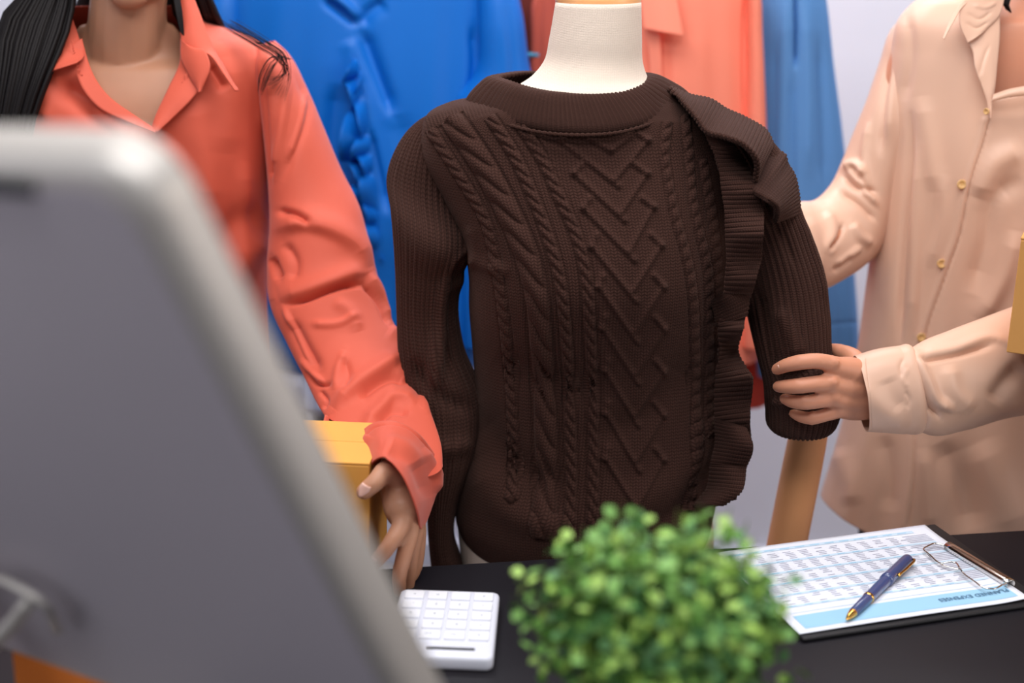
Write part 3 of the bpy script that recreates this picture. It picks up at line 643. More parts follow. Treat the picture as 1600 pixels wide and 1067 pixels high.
# sleeve (image right arm)
sr = [(404, 72, 428, 66, 2.02, .02, .03), (401, 95, 448, 86, 2.015, .05, .05), (408, 150, 478, 142, 2.005, .062, .058), (416, 220, 505, 205, 1.995, .068, .06), (422, 290, 532, 268, 1.98, .07, .06), (424, 350, 560, 325, 1.96, .074, .062), (420, 410, 576, 385, 1.935, .074, .062), (424, 470, 592, 448, 1.90, .07, .06), (450, 530, 610, 500, 1.86, .066, .058), (478, 585, 636, 550, 1.81, .064, .056), (502, 632, 655, 612, 1.75, .062, .054), (530, 668, 676, 660, 1.68, .058, .052), (556, 690, 688, 700, 1.62, .054, .048), (575, 712, 690, 730, 1.58, .05, .044)]
G = loft(sr, 560, 300)
K = [([(430, 357), (475, 349), (524, 364), (557, 390), (574, 420)], 10, .010, 22), ([(437, 330), (467, 338), (486, 352)], 6, -.010), ([(424, 402), (432, 420), (438, 436)], 6, -.013), ([(445, 380), (462, 410), (458, 440)], 8, -.006),
     ([(437, 466), (475, 455), (512, 442), (550, 429), (574, 424)], 9, .009, 18), ([(448, 476), (480, 468), (506, 458), (542, 447), (566, 445)], 4.5, -.011), ([(566, 445), (588, 468), (606, 508)], 4, -.009), ([(574, 428), (594, 462), (609, 500)], 7, .008),
     ([(486, 506), (524, 507), (561, 493)], 6, .0045), ([(520, 470), (548, 488), (560, 520)], 10, .005), ([(540, 548), (528, 580), (524, 612)], 6, .004), ([(536, 560), (545, 590), (540, 612)], 7, -.004),
     ([(524, 640), (545, 616), (570, 595), (598, 576), (632, 552)], 7, .010, 14), ([(560, 622), (588, 600), (612, 590), (640, 600)], 9, -.010), ([(606, 516), (626, 530), (637, 552)], 10, .006),
     ([(569, 668), (600, 636), (613, 622), (632, 622), (650, 634)], 6, .007, 12), ([(590, 662), (612, 642), (640, 646)], 7, -.007), ([(632, 588), (648, 600), (660, 622)], 7, -.006), ([(638, 560), (655, 600), (668, 650)], 8, .004),
     ([(478, 580), (500, 602), (520, 600)], 4, -.006), ([(470, 560), (490, 585), (508, 600)], 4, .004), ([(500, 610), (512, 626), (505, 640)], 4, -.005), ([(410, 100), (417, 200), (424, 290)], 4, -.006), ([(448, 120), (440, 200), (428, 275)], 7, .005), ([(460, 110), (478, 160), (460, 230), (440, 285)], 8, -.004),
     ([(478, 145), (470, 190), (450, 250)], 5, .005), ([(428, 250), (426, 262), (424, 275)], 4, -.008), ([(420, 80), (424, 110), (420, 150)], 8, .003), ([(455, 500), (470, 530), (500, 580)], 9, -.009), ([(444, 480), (462, 520), (488, 572)], 4, .006)]
G = sculpt(G, K, flip=sgn_of(G))
grid('sleeve', G, mt_orange, w1, solid=.0014, mask=lambda c, i, j: inpoly(proj(c), [(516, 655), (548, 676), (568, 690), (572, 712), (566, 735), (530, 735), (500, 690)]) & (j < .5))
# cuff: a closed band from the seam to the hem over the wrist
A = [(566, 676, 1.60), (580, 662, 1.585), (602, 656, 1.575), (630, 660, 1.575), (655, 676, 1.58), (676, 706, 1.60), (690, 742, 1.62), (672, 730, 1.65), (630, 700, 1.665), (585, 680, 1.65)]
B = [(578, 734, 1.51), (586, 718, 1.488), (600, 711, 1.472), (624, 732, 1.458), (644, 772, 1.458), (654, 804, 1.468), (657, 824, 1.49), (672, 800, 1.54), (660, 750, 1.575), (610, 725, 1.56)]
G = ruled(A, B, 300, 90, True, bulge=0); G[:, :165, 1] -= (.012*np.sin(PI*np.linspace(0, 1, 90))[:, None]+.006)*np.sin(PI*np.arange(165)/164)[None]**.5
for_ = [([(572, 684), (585, 668), (606, 663), (636, 669), (660, 690), (684, 735)], 1.6, -.003), ([(600, 690), (630, 700), (655, 730)], 12, .006), ([(592, 700), (640, 720), (668, 780)], 10, -.005), ([(566, 700), (572, 690), (576, 680)], 6, .004), ([(660, 700), (680, 740), (684, 770)], 8, .005)]
G = sculpt(G, for_, facing=False)
grid('cuff', G, mt_orange, w1, solid=.002, solid_off=0)
strip('cuff_flap', [(500, 690, 1.60), (520, 708, 1.575), (545, 700, 1.55), (562, 694, 1.54), (575, 700, 1.53), (572, 722, 1.52), (560, 742, 1.515)], [(512, 724, 1.60), (528, 732, 1.585), (548, 726, 1.56), (566, 718, 1.552), (580, 708, 1.545), (580, 728, 1.53), (566, 742, 1.52)], mt_orange, w1, 90, 12, bulge=.003)
strip('cuff_lining', [(508, 648, 1.70), (500, 690, 1.64), (512, 722, 1.60)], [(545, 672, 1.74), (560, 690, 1.70), (570, 715, 1.66)], mt_orange, w1, 50, 20)
# other sleeve, mostly behind the monitor
s2 = [(-78, 84, -40, 86, 2.03, .02, .03), (-112, 108, -10, 108, 2.02, .06, .06), (-150, 220, -30, 220, 2.01, .075, .065), (-160, 340, -40, 340, 1.99, .075, .06), (-150, 470, -20, 440, 1.93, .06, .055), (-90, 600, 20, 520, 1.84, .06, .055), (20, 680, 80, 590, 1.73, .055, .05), (110, 735, 150, 645, 1.63, .045, .04)]
grid('sleeve', loft(s2, 140, 100), mt_orange, w1, solid=.0014)
# hair: cap plus long locks
rg = random.Random(3); locks = []
def hl(x, y, z): return head_c+Rh@np.array([x, y, z])
th = np.linspace(0, 2*PI, 60, endpoint=False); Gc = []
for a in np.linspace(.05, 2.15, 40):
    row = []
    for t in th:
        front = max(0, -math.sin(t)); aa = min(a, 2.15-1.15*front**1.5)
        row.append(hl(.084*math.sin(aa)*math.cos(t), .018+.104*math.sin(aa)*math.sin(t), .024+.108*math.cos(aa)))
    Gc.append(row)
grid('hair_cap', np.array(Gc), mt_hair, w1, cap=False, solid=.004)
for k in range(420):       # left curtain of hair, falling over the chest
    u = rg.random(); v = rg.random()
    locks.append(([hl(-.02-.03*v, -.02+.05*u, .125), hl(-.078, -.02+.06*u, .06), S(70+60*v-10, -40, 1.96+.05*u), S(5+104*v-14*u, 40+10*v, 1.925+.04*u), S(-6+84*v, 120, 1.895+.05*u), S(-14+66*v, 190+20*u, 1.885+.05*u), S(-12+56*v, 330, 1.88+.04*u)], .0022+.0016*rg.random()))
for k in range(220):        # right side, tucked behind the collar and shoulder
    u = rg.random(); v = rg.random()
    locks.append(([hl(.02+.03*v, -.0+.05*u, .125), hl(.08, .0+.06*u, .05), S(268+50*v, -30, 2.0+.05*u), S(272+72*v, 20+12*v, 2.02+.06*u), S(290+60*v, 40+6*v, 2.08+.04*u), S(300+60*v, 160, 2.16+.02*u), S(300+60*v, 320, 2.17)], .0025+.0016*rg.random()))
for k in range(26):
    v = rg.random(); locks.append(([hl(.075, -.03, .03), S(270+8*v, -20, 1.96), S(276+9*v, 22, 1.952), S(282+6*v, 50+6*v, 1.95)], .002))
for k in range(120):        # back
    u = rg.random()*2-1
    locks.append(([hl(.03*u, .08, .11), hl(.06*u, .12, .02), hl(.08*u, .13, -.08), S(200+120*u, 120, 2.16), S(200+130*u, 330, 2.17)], .008))
hair_locks('hair', locks, w1, mt_hair, 0)
st = []
for k in range(30):       # stray strands on the shoulder
    a = rg.random(); b = rg.random()
    st.append(([S(340+30*a, 30+12*b, 1.975), S(392+30*a, 62+10*b, 1.94), S(430+18*a, 82+14*b, 1.93), S(450+6*a-30*b*a, 110+10*a, 1.935), S(446-40*b, 150-30*b+10*a, 1.928)], .00035))
for k in range(16):
    a = rg.random(); b = rg.random()
    st.append(([S(455+3*a, 92, 1.95), S(440-20*b, 88+10*a, 1.935), S(424-20*b, 112+14*a, 1.928), S(412-10*b, 140+10*a, 1.926)], .0003))
hair_locks('hair_strands', st, w1, mt_hair, 0)

# ------------------------------------------------------------------ WOMAN IN BEIGE
w2 = thing('person', 'woman in a buttoned beige satin blouse gripping the brown sweater sleeve', 'person', (P(1630, 300, 2.06)[0], 2.06, 0))
head2 = P(1652, -150, 2.04); Rh2 = rotm(.1, 0, -.25)
T2 = [(1575, -5, 1720, -5, 2.07, .05, .06), (1530, 20, 1770, 20, 2.07, .07, .07), (1440, 45, 1850, 45, 2.07, .085, .08), (1425, 120, 1860, 120, 2.07, .095, .085), (1420, 250, 1860, 250, 2.07, .11, .09), (1430, 420, 1850, 420, 2.07, .09, .085), (1440, 560, 1840, 560, 2.07, .085, .085), (1400, 760, 1870, 760, 2.07, .09, .1), (1400, 860, 1870, 860, 2.07, .09, .1)]
fa = [S(1850, 70, 2.05), S(1870, 300, 2.02), S(1830, 470, 1.93), S(1700, 545, 1.845), S(1550, 585, 1.765), S(1420, 606, 1.71), S(1350, 608, 1.69)]
hand = [('limb', fa, [.042, .04, .037, .036, .031, .025, .023]),
        ('limb', [S(1352, 588, 1.69), S(1330, 580, 1.68), S(1306, 574, 1.668)], [.019, .018, .0135]), ('limb', [S(1352, 605, 1.69), S(1328, 605, 1.678), S(1304, 602, 1.664)], [.021, .018, .0135]),
        ('limb', [S(1354, 620, 1.69), S(1330, 624, 1.68), S(1308, 623, 1.666)], [.021, .017, .013]), ('limb', [S(1355, 634, 1.695), S(1334, 638, 1.687), S(1314, 639, 1.674)], [.018, .0155, .012]),
        ('limb', [S(1306, 571, 1.668), S(1276, 564, 1.657), S(1250, 566, 1.657), S(1228, 571, 1.666), S(1214, 577, 1.680)], [.0118, .0098, .0098, .0088, .0074]),
        ('limb', [S(1304, 598, 1.664), S(1272, 600, 1.655), S(1246, 603, 1.657), S(1228, 604, 1.668), S(1216, 604, 1.684)], [.0118, .0102, .0098, .0088, .0074]),
        ('limb', [S(1308, 621, 1.666), S(1280, 626, 1.660), S(1257, 629, 1.662), S(1238, 627, 1.674), S(1226, 623, 1.688)], [.0112, .0096, .0094, .0084, .007]),
        ('limb', [S(1314, 640, 1.674), S(1290, 648, 1.668), S(1270, 653, 1.67), S(1252, 651, 1.680), S(1240, 646, 1.69)], [.0105, .0086, .0084, .0076, .0064]),
        ('limb', [S(1350, 585, 1.70), S(1336, 562, 1.72), S(1316, 552, 1.75), S(1300, 549, 1.775), S(1286, 552, 1.80)], [.015, .0125, .0115, .0105, .0085])]
kn = [('ell', S(x, y, Y), np.array([.0075, .005, .0075])) for x, y, Y in ((1303, 568, 1.657), (1301, 598, 1.653), (1305, 621, 1.656), (1312, 640, 1.665))]+[('ell', S(x, y, Y), np.array([.0078, .006, .0098])) for x, y, Y in ((1250, 566, 1.6545), (1246, 603, 1.6545), (1257, 629, 1.6595), (1270, 653, 1.668))]
ba = [S(1435, 80, 2.06), S(1400, 180, 2.08), S(1362, 290, 2.08), S(1330, 350, 2.05), S(1290, 378, 1.99), S(1240, 388, 1.93)]
hb = [('limb', ba, [.036, .036, .034, .032, .026, .022]), ('limb', [S(1240, 388, 1.93), S(1215, 392, 1.905)], [.022, .026])]
for k, (dx, dy) in enumerate([(-52, -26), (-60, -10), (-58, 8), (-48, 24)]):
    hb.append(('limb', [S(1212, 380+k*8, 1.9), S(1212+dx*.5, 385+dy*.5+k*4, 1.885), S(1212+dx, 388+dy, 1.888)], [.011, .0096, .0075]))
hb.append(('limb', [S(1225, 378, 1.91), S(1210, 356, 1.90), S(1192, 345, 1.895)], [.014, .0115, .009]))
legs = [('limb', [(w2.location[0]+sx*.08, 2.10, .82), (w2.location[0]+sx*.1, 2.10, .48), (w2.location[0]+sx*.1, 2.10, .09)], [.085, .055, .035]) for sx in (-1, 1)]
body_mesh('body', [('loft', loft(T2, 60, 60)), ('limb', [S(1645, 60, 2.07), S(1648, -20, 2.06), S(1652, -90, 2.05)], [.062, .052, .052])]+head_parts(head2, Rh2)+hand+hb+legs+kn, mt_skin2, w2, .0026, 2)
head_details(head2, Rh2, w2)
for a, b, nn_ in [((1219, 574, 1.664), (1211, 579, 1.676), (-.3, -1, 0)), ((1222, 604, 1.666), (1213, 604, 1.679), (-.3, -1, 0)), ((1232, 624, 1.673), (1223, 621, 1.684), (-.3, -1, 0)), ((1247, 648, 1.680), (1238, 643, 1.688), (-.3, -1, 0))]:
    nail(P(*a), P(*b), .0042, w2, mt_nail, nn_)
pants_and_shoes(w2, w2.location[0], 2.10, .84)
grid('waistband', loft([(1345, 700, 1900, 700, 2.08, .11, .11), (1343, 760, 1905, 760, 2.08, .115, .115), (1343, 860, 1910, 860, 2.08, .118, .118), (1350, 960, 1900, 960, 2.08, .11, .11)], 30, 80), mt_trouser, w2, cap=True)
R2 = [(1502, -34, 1780, -34, 2.06, .052, .07), (1462, -12, 1826, -6, 2.06, .07, .08), (1428, 8, 1856, 14, 2.06, .09, .088), (1405, 36, 1872, 40, 2.06, .104, .09), (1396, 80, 1880, 84, 2.06, .114, .092), (1388, 150, 1888, 150, 2.06, .126, .096), (1380, 250, 1888, 250, 2.06, .138, .1), (1369, 350, 1884, 350, 2.06, .134, .1), (1356, 450, 1880, 450, 2.06, .128, .1), (1342, 550, 1880, 550, 2.06, .126, .102), (1322, 650, 1884, 650, 2.06, .13, .108), (1300, 730, 1890, 730, 2.06, .136, .116), (1285, 778, 1896, 782, 2.06, .14, .12)]
G = loft(R2, 480, 620, .9)
tt_ = np.linspace(0, 1, 480)[:, None]; thh = np.linspace(0, 2*PI, 620, endpoint=False)[None]
G[..., 2] -= .055*tt_**9*np.clip(1-np.abs(np.cos(thh))**2.2, 0, 1)
# vertical drape, deeper towards the hem
G[..., 1] -= (.006*tt_**1.5*np.sin(thh*13+1.0+1.5*tt_)*np.clip(np.sin(thh), 0, 1)+.002*tt_*np.sin(thh*27+2+2*tt_)*np.clip(np.sin(thh), 0, 1))
FB = [([(1418, 20), (1424, 80), (1412, 160)], 9, -.004), ([(1440, 150), (1452, 230), (1462, 300)], 14, .005), ([(1425, 180), (1422, 280), (1412, 400), (1406, 540)], 6, -.008), ([(1436, 230), (1432, 360), (1424, 520)], 9, .006),
      ([(1475, 270), (1472, 350), (1452, 420)], 10, .004), ([(1600, 280), (1560, 300), (1540, 380), (1520, 460)], 16, -.009), ([(1600, 230), (1550, 260), (1530, 310)], 18, .008), ([(1590, 360), (1570, 430), (1530, 500)], 14, .008),
      ([(1546, 188), (1536, 226), (1524, 262), (1511, 314), (1501, 365), (1479, 429), (1444, 537), (1434, 610), (1430, 669), (1428, 750), (1420, 820)], 3.2, -.004, 1.2, 1), ([(1539, 188), (1529, 226), (1517, 262), (1504, 314), (1494, 365), (1472, 429), (1437, 537), (1425, 669), (1422, 750), (1414, 820)], 4, .0022, 4, 1),
      ([(1380, 680), (1390, 740), (1388, 800)], 14, -.006), ([(1470, 690), (1500, 760), (1520, 830)], 22, -.010), ([(1530, 690), (1560, 760), (1590, 830)], 26, .010), ([(1445, 700), (1450, 760), (1455, 830)], 12, .006), ([(1310, 700), (1330, 760), (1335, 790)], 16, .005), ([(1350, 560), (1380, 600), (1400, 650)], 12, -.006)]
G = sculpt(G, FB, flip=sgn_of(G))
VN2 = [(1560, -40), (1560, 22), (1556, 60), (1550, 126), (1548, 152), (1560, 156), (1600, 147), (1640, 140), (1700, 60), (1730, -40)]
grid('blouse', G, mt_beige, w2, mask=lambda c, i, j: inpoly(proj(c), VN2) & (j < .5), solid=.0014)
strip('placket', [(1513, 66, 1.952), (1520, 81, 1.946), (1523, 104, 1.938), (1534, 135, 1.932), (1543, 163, 1.926), (1545, 184, 1.922)], [(1562, 20, 1.975), (1562, 56, 1.96), (1558, 100, 1.945), (1555, 130, 1.936), (1551, 160, 1.928), (1547, 186, 1.922)], mt_beige, w2, 90, 18, bulge=.003,
      strokes=[([(1545, 70), (1535, 100), (1530, 120)], 3, -.002)])
strip('placket', [(1552, 148, 1.925), (1575, 140, 1.918), (1600, 135, 1.915), (1650, 128, 1.915)], [(1548, 158, 1.920), (1575, 152, 1.914), (1600, 149, 1.911), (1650, 142, 1.91)], mt_beige, w2, 80, 10, bulge=.003)
strip('collar', [(1545, -40, 1.985), (1520, -12, 1.975), (1503, 4, 1.965), (1485, 32, 1.948), (1473, 60, 1.936)], [(1560, -40, 1.99), (1530, -5, 1.975), (1507, 8, 1.962), (1489, 36, 1.944), (1475, 62, 1.934)], mt_beige, w2, 70, 8)
strip('collar', [(1503, 4, 1.965), (1499, 20, 1.958), (1500, 38, 1.952), (1512, 67, 1.945)], [(1575, -40, 2.0), (1570, -8, 1.985), (1562, 22, 1.97), (1540, 46, 1.956)], mt_beige, w2, 80, 34, bulge=.004,
      strokes=[([(1510, 20), (1530, 30), (1550, 18)], 3, -.002), ([(1508, 34), (1525, 44), (1545, 34)], 3, -.002), ([(1520, 8), (1540, 12), (1556, 4)], 3, .002)])
for px_, py_, yy in [(1501, 287, None), (1470, 410, None), (1438, 526, None)]:
    Q = proj(G.reshape(-1, 3)); X = G.reshape(-1, 3); k = np.argmin((Q[:, 0]-px_)**2+(Q[:, 1]-py_)**2+(X[:, 1] > 2.06)*1e6); button(X[k]+[0, -.0045, 0], .0066, w2)
button(P(1542, 174, 1.918), .0045, w2, (-.8, -.6, 0))
sb = [(1432, 16, 1444, 12, 2.10, .015, .02), (1398, 46, 1440, 62, 2.095, .04, .045), (1378, 100, 1440, 130, 2.09, .055, .055), (1357, 160, 1426, 205, 2.08, .062, .055), (1337, 208, 1408, 275, 2.08, .062, .055), (1320, 250, 1394, 335, 2.075, .06, .055), (1302, 288, 1374, 384, 2.06, .06, .052), (1276, 314, 1345, 414, 2.03, .056, .05), (1250, 317, 1312, 436, 1.995, .052, .046), (1226, 320, 1286, 449, 1.965, .05, .044), (1212, 328, 1268, 450, 1.95, .048, .042)]
Gs = loft(sb, 320, 200)
Gs = sculpt(Gs, [([(1395, 90), (1380, 170), (1376, 240)], 6, -.006), ([(1410, 60), (1396, 130), (1388, 220)], 7, .005), ([(1360, 190), (1352, 240), (1356, 300)], 6, .005), ([(1320, 262), (1340, 258), (1352, 275)], 6, .010), ([(1318, 275), (1335, 290), (1368, 300)], 5, -.008), ([(1325, 262), (1345, 290), (1372, 322)], 5, .006), ([(1310, 300), (1340, 318), (1368, 345)], 5, -.006),
        ([(1316, 352), (1308, 372), (1292, 392)], 4, -.010), ([(1330, 350), (1345, 372), (1362, 380)], 7, .007), ([(1290, 330), (1300, 360), (1290, 400)], 9, .006), ([(1330, 400), (1318, 410), (1300, 424)], 5, -.005), ([(1345, 385), (1325, 400), (1305, 415)], 5, .005), ([(1260, 340), (1275, 380), (1280, 430)], 8, .004)], flip=sgn_of(Gs))
grid('sleeve', Gs, mt_beige, w2, solid=.0014)
sf = [(1800, 6, 1870, 6, 2.06, .03, .03), (1800, 60, 1910, 60, 2.05, .055, .055), (1800, 180, 1930, 180, 2.04, .06, .055), (1790, 340, 1930, 380, 1.99, .062, .055), (1735, 430, 1870, 590, 1.91, .064, .056), (1660, 458, 1740, 640, 1.84, .062, .055), (1601, 477, 1640, 640, 1.80, .06, .052), (1545, 498, 1570, 648, 1.765, .056, .05), (1486, 520, 1502, 668, 1.735, .05, .046), (1442, 538, 1452, 676, 1.715, .046, .042), (1420, 552, 1430, 668, 1.70, .038, .036), (1408, 560, 1416, 662, 1.695, .034, .033)]
Gf = loft(sf, 420, 260)
Gf = sculpt(Gf, [([(1428, 558), (1490, 547), (1553, 529), (1585, 545)], 5, .004, 10), ([(1432, 566), (1492, 556), (1550, 540)], 5, -.006), ([(1425, 550), (1444, 594), (1462, 628), (1490, 640)], 5, .009, 10), ([(1434, 600), (1450, 634), (1470, 654)], 5, -.007), ([(1480, 570), (1490, 610), (1520, 640)], 14, .005), ([(1600, 570), (1570, 600), (1550, 630)], 14, -.008), ([(1440, 640), (1445, 655), (1440, 668)], 6, -.004)], flip=sgn_of(Gf))
grid('sleeve', Gf, mt_beige, w2, solid=.0014)
sc_ = [(1430, 552, 1440, 668, 1.705, .036, .036), (1424, 543, 1434, 673, 1.702, .041, .04), (1405, 544, 1413, 674, 1.698, .0415, .04), (1372, 549, 1382, 672, 1.693, .0405, .039), (1338, 559, 1352, 670, 1.69, .0395, .038)]
Gc = loft(sc_, 150, 200)
Gc = sculpt(Gc, [([(1352, 562), (1358, 620), (1362, 668)], 1.2, -.0005, 1.2, 1), ([(1385, 590), (1400, 625), (1410, 640)], 16, -.003), ([(1412, 560), (1406, 575), (1410, 590)], 4, -.0015), ([(1420, 575), (1411, 592), (1418, 606)], 4, .0012), ([(1414, 610), (1421, 625), (1416, 640)], 4, -.0015), ([(1345, 600), (1380, 640), (1420, 665)], 14, .003)], flip=sgn_of(Gc))
grid('cuff', Gc, mt_beigecuff, w2, solid=.0016)
button(P(1387, 652, 1.664), .0055, w2, (0, -1, -.4))
# hair, gathered behind her neck
locks = []
def hl2(x, y, z): return head2+Rh2@np.array([x, y, z])
Gc = [[hl2(.084*math.sin(min(a, 2.15-1.15*max(0, -math.sin(t))**1.5))*math.cos(t), .018+.104*math.sin(min(a, 2.15-1.15*max(0, -math.sin(t))**1.5))*math.sin(t), .024+.108*math.cos(min(a, 2.15-1.15*max(0, -math.sin(t))**1.5))) for t in th] for a in np.linspace(.05, 2.15, 40)]
grid('hair_cap', np.array(Gc), mt_hair, w2, solid=.004)
for k in range(120):
    u = rg.random()*2-1; v = rg.random()
    locks.append(([hl2(.04*u, .07, .115), hl2(.085*u, .10-.05*abs(u), .0), hl2(.085*u, .09+.03*v, -.12), hl2(.09*u, .12+.03*v, -.25), hl2(.07*u, .14+.02*v, -.42)], .007))
for k in range(24):
    v = rg.random(); locks.append(([hl2(-.07, -.03, .06), hl2(-.082, -.03, -.04), S(1580+6*v, -30, 2.0), S(1566+10*v, 2+8*v, 1.985), S(1572+8*v, 14+6*v, 1.99)], .003))
hair_locks('hair', locks, w2, mt_hair, 0)

# ================================================================== HANGING CLOTHES (on a rail above the frame)
RY = 2.42
rail = thing('clothes_rail', 'white steel clothes rail above and behind the dress form', 'clothes rail', (0, RY, 0))
RZ = 1.62
tube('rail_bar', np.array([(-1.2, RY, RZ), (1.25, RY, RZ)]), .012, mt_steel, rail, 16)
for x in (-1.2, 1.25):
    tube('upright', np.array([(x, RY, .02), (x, RY, RZ)]), .012, mt_steel, rail, 16)
    tube('foot', np.array([(x, RY-.2, .015), (x, RY+.2, .015)]), .014, mt_steel, rail, 12)
def hanger(label, cx, halfw, y, ztop, tilt=0, col=None, zr=RZ):
    h = thing('clothes_hanger', label, 'hanger', (cx, y, zr), 'hangers on the clothes rail')
    col = col or mt_dark
    hook = [(cx+.018*math.cos(a), y, zr+.004+.018*math.sin(a)) for a in np.linspace(-.4, PI, 14)]+[(cx-.012, y, zr-.016), (cx, y, zr-.03), (cx, y, ztop+.04)]
    tube('hook', np.array(hook), .0022, mt_chrome, h, 8)
    tube('shoulder_bar', np.array([(cx-halfw, y, ztop-.055), (cx-halfw*.5, y, ztop-.02), (cx, y, ztop+.035), (cx+halfw*.5, y, ztop-.02), (cx+halfw, y, ztop-.055)]), .006, col, h, 10, n=40)
    return h
def garment(name, label, cat, rows, mat, M=260, N=360, folds=(), drape=(.012, 9, .006, 23), ph=0, ex=.85, mask=None):
    g = thing(name, label, cat, tuple(P((rows[0][0]+rows[0][2])/2, rows[0][1], rows[0][4])))
    G = loft(rows, M, N, ex); t = np.linspace(0, 1, M)[:, None]; a = np.linspace(0, 2*PI, N, endpoint=False)[None]
    G[..., 1] -= np.sign(np.sin(a))*(drape[0]*t**.8*np.sin(a*drape[1]+ph+t)+drape[2]*t*np.sin(a*drape[3]+2*ph))*np.abs(np.sin(a))**.5
    if folds: G = sculpt(G, list(folds), flip=sgn_of(G))
    grid('body', G, mat, g, mask=mask, solid=.0014)
    return g, G
# cobalt blouse
g, G = garment('blue_blouse', 'bright cobalt blue ruffle-front blouse hanging between the orange-clad woman and dress form', 'blouse',
    [(500, -120, 640, -120, RY, .03, .03), (430, -85, 720, -85, RY, .04, .035), (352, -40, 780, -50, RY, .05, .04), (340, 40, 780, 40, RY, .055, .042), (345, 160, 775, 160, RY, .06, .045), (350, 300, 770, 300, RY, .06, .05), (355, 430, 765, 430, RY, .06, .05), (370, 540, 750, 540, RY, .06, .05), (400, 568, 740, 575, RY, .05, .045)], mt_blue, 300, 460,
    folds=[([(505, 0), (535, 22), (558, 40)], 6, -.012, 12), ([(512, -12), (545, 12), (562, 34)], 7, .014), ([(600, 0), (575, 18), (560, 38)], 7, -.010, 14), ([(561, 45), (575, 85), (590, 125), (612, 180)], 7, -.014, 14), ([(578, 200), (590, 260), (606, 330)], 6, -.012), ([(560, 110), (575, 190), (590, 300), (600, 420)], 12, .008),
           ([(545, 60), (552, 90), (556, 130)], 14, .006), ([(530, 130), (520, 200), (524, 300)], 16, -.012), ([(618, 180), (640, 240), (680, 300)], 20, -.006), ([(610, 300), (625, 400), (640, 500)], 14, .010), ([(640, 350), (655, 430), (660, 520)], 12, -.008), ([(738, 40), (742, 100), (735, 170)], 8, -.008), ([(430, 120), (440, 240), (450, 340)], 20, .006), ([(470, 150), (490, 250), (500, 400)], 18, -.006), ([(440, 530), (460, 528), (490, 540)], 4, -.004)],
    drape=(.006, 7, .003, 19))
# gathered frill down its front
for k, (A_f, B_f, fq, ph_) in enumerate([([(556, 84, 2.36), (568, 150, 2.355), (576, 230, 2.355), (590, 320, 2.355), (604, 420, 2.36)], [(546, 92, 2.345), (540, 150, 2.33), (536, 215, 2.32), (552, 300, 2.33), (588, 410, 2.35)], 7.3, .4),
                                     ([(560, 110, 2.35), (572, 170, 2.345), (582, 250, 2.345), (594, 330, 2.35)], [(562, 128, 2.34), (556, 180, 2.325), (556, 250, 2.32), (580, 330, 2.335)], 5.1, 1.9)]):
    t = np.linspace(0, 1, 420); a = cr(A_f, 420); b = cr(B_f, 420); s_ = np.linspace(0, 1, 24)[:, None, None]; Pm = a[None]*(1-s_)+b[None]*s_; w_ = 2*PI*fq*(t+.06*np.sin(9*t+k))[None]+ph_
    Pm[..., 2] += .020*s_[..., 0]*np.sin(w_); Pm[..., 0] += 9*s_[..., 0]**2*np.sin(w_*.53+1); Pm[..., 1] += 7*s_[..., 0]*np.cos(w_)
    grid('frill', PV(Pm.reshape(-1, 3)).reshape(Pm.shape), mt_blue, g, wrap=False, solid=.002)
for k, (y0, y1, xo) in []and enumerate([(88, 130, 548), (118, 170, 556), (150, 205, 562), (185, 245, 568), (225, 290, 574), (270, 340, 580), (330, 400, 586)]):
    n_ = 90; t = np.linspace(0, 1, n_); a = cr([(xo, y0, 2.362), (xo+6, (y0+y1)/2, 2.358), (xo+10, y1, 2.36)], n_); b = cr([(xo-20-8*(k % 2), y0+10, 2.335), (xo-36+9*(k % 3), (y0+y1)/2+6, 2.325), (xo-12, y1+10, 2.34)], n_)
    s_ = np.linspace(0, 1, 14)[:, None, None]; Pm = a[None]*(1-s_)+b[None]*s_; Pm[..., 2] += .020*s_[..., 0]*np.sin(2*PI*t[None]*1.7+k); Pm[..., 0] += 8*s_[..., 0]*np.sin(2*PI*t[None]*1.9+k*2)
    grid('frill', PV(Pm.reshape(-1, 3)).reshape(Pm.shape), mt_blue, g, wrap=False, solid=.002)
Gq = loft([(735, -60, 775, -60, RY-.01, .02, .02), (745, -20, 800, -30, RY-.02, .035, .03), (748, 40, 815, 20, RY-.03, .038, .035), (744, 110, 826, 100, RY-.03, .04, .035), (712, 160, 840, 160, RY-.03, .042, .035), (716, 260, 838, 260, RY-.03, .042, .035), (720, 420, 835, 420, RY-.03, .04, .035), (725, 540, 825, 540, RY-.03, .035, .03)], 180, 120)
Gq = sculpt(Gq, [([(745, 100), (725, 130), (710, 160)], 5, .008), ([(790, 0), (800, 80), (800, 200)], 8, -.004)], flip=sgn_of(Gq))
grid('sleeve', Gq, mt_blue, g, solid=.0014)
grid('sleeve', loft([(345, -50, 385, -50, RY, .02, .02), (325, 10, 380, 10, RY-.01, .035, .03), (318, 150, 385, 150, RY-.01, .038, .033), (325, 400, 390, 400, RY-.01, .038, .033), (335, 540, 385, 540, RY-.01, .034, .03)], 120, 80), mt_blue, g, solid=.0014)
def px_x(px, py, Y): return P(px, py, Y)[0]
hanger('black hanger holding the bright cobalt ruffle-front blouse', px_x(570, -110, RY), .19, RY, P(570, -110, RY)[2]-.01)
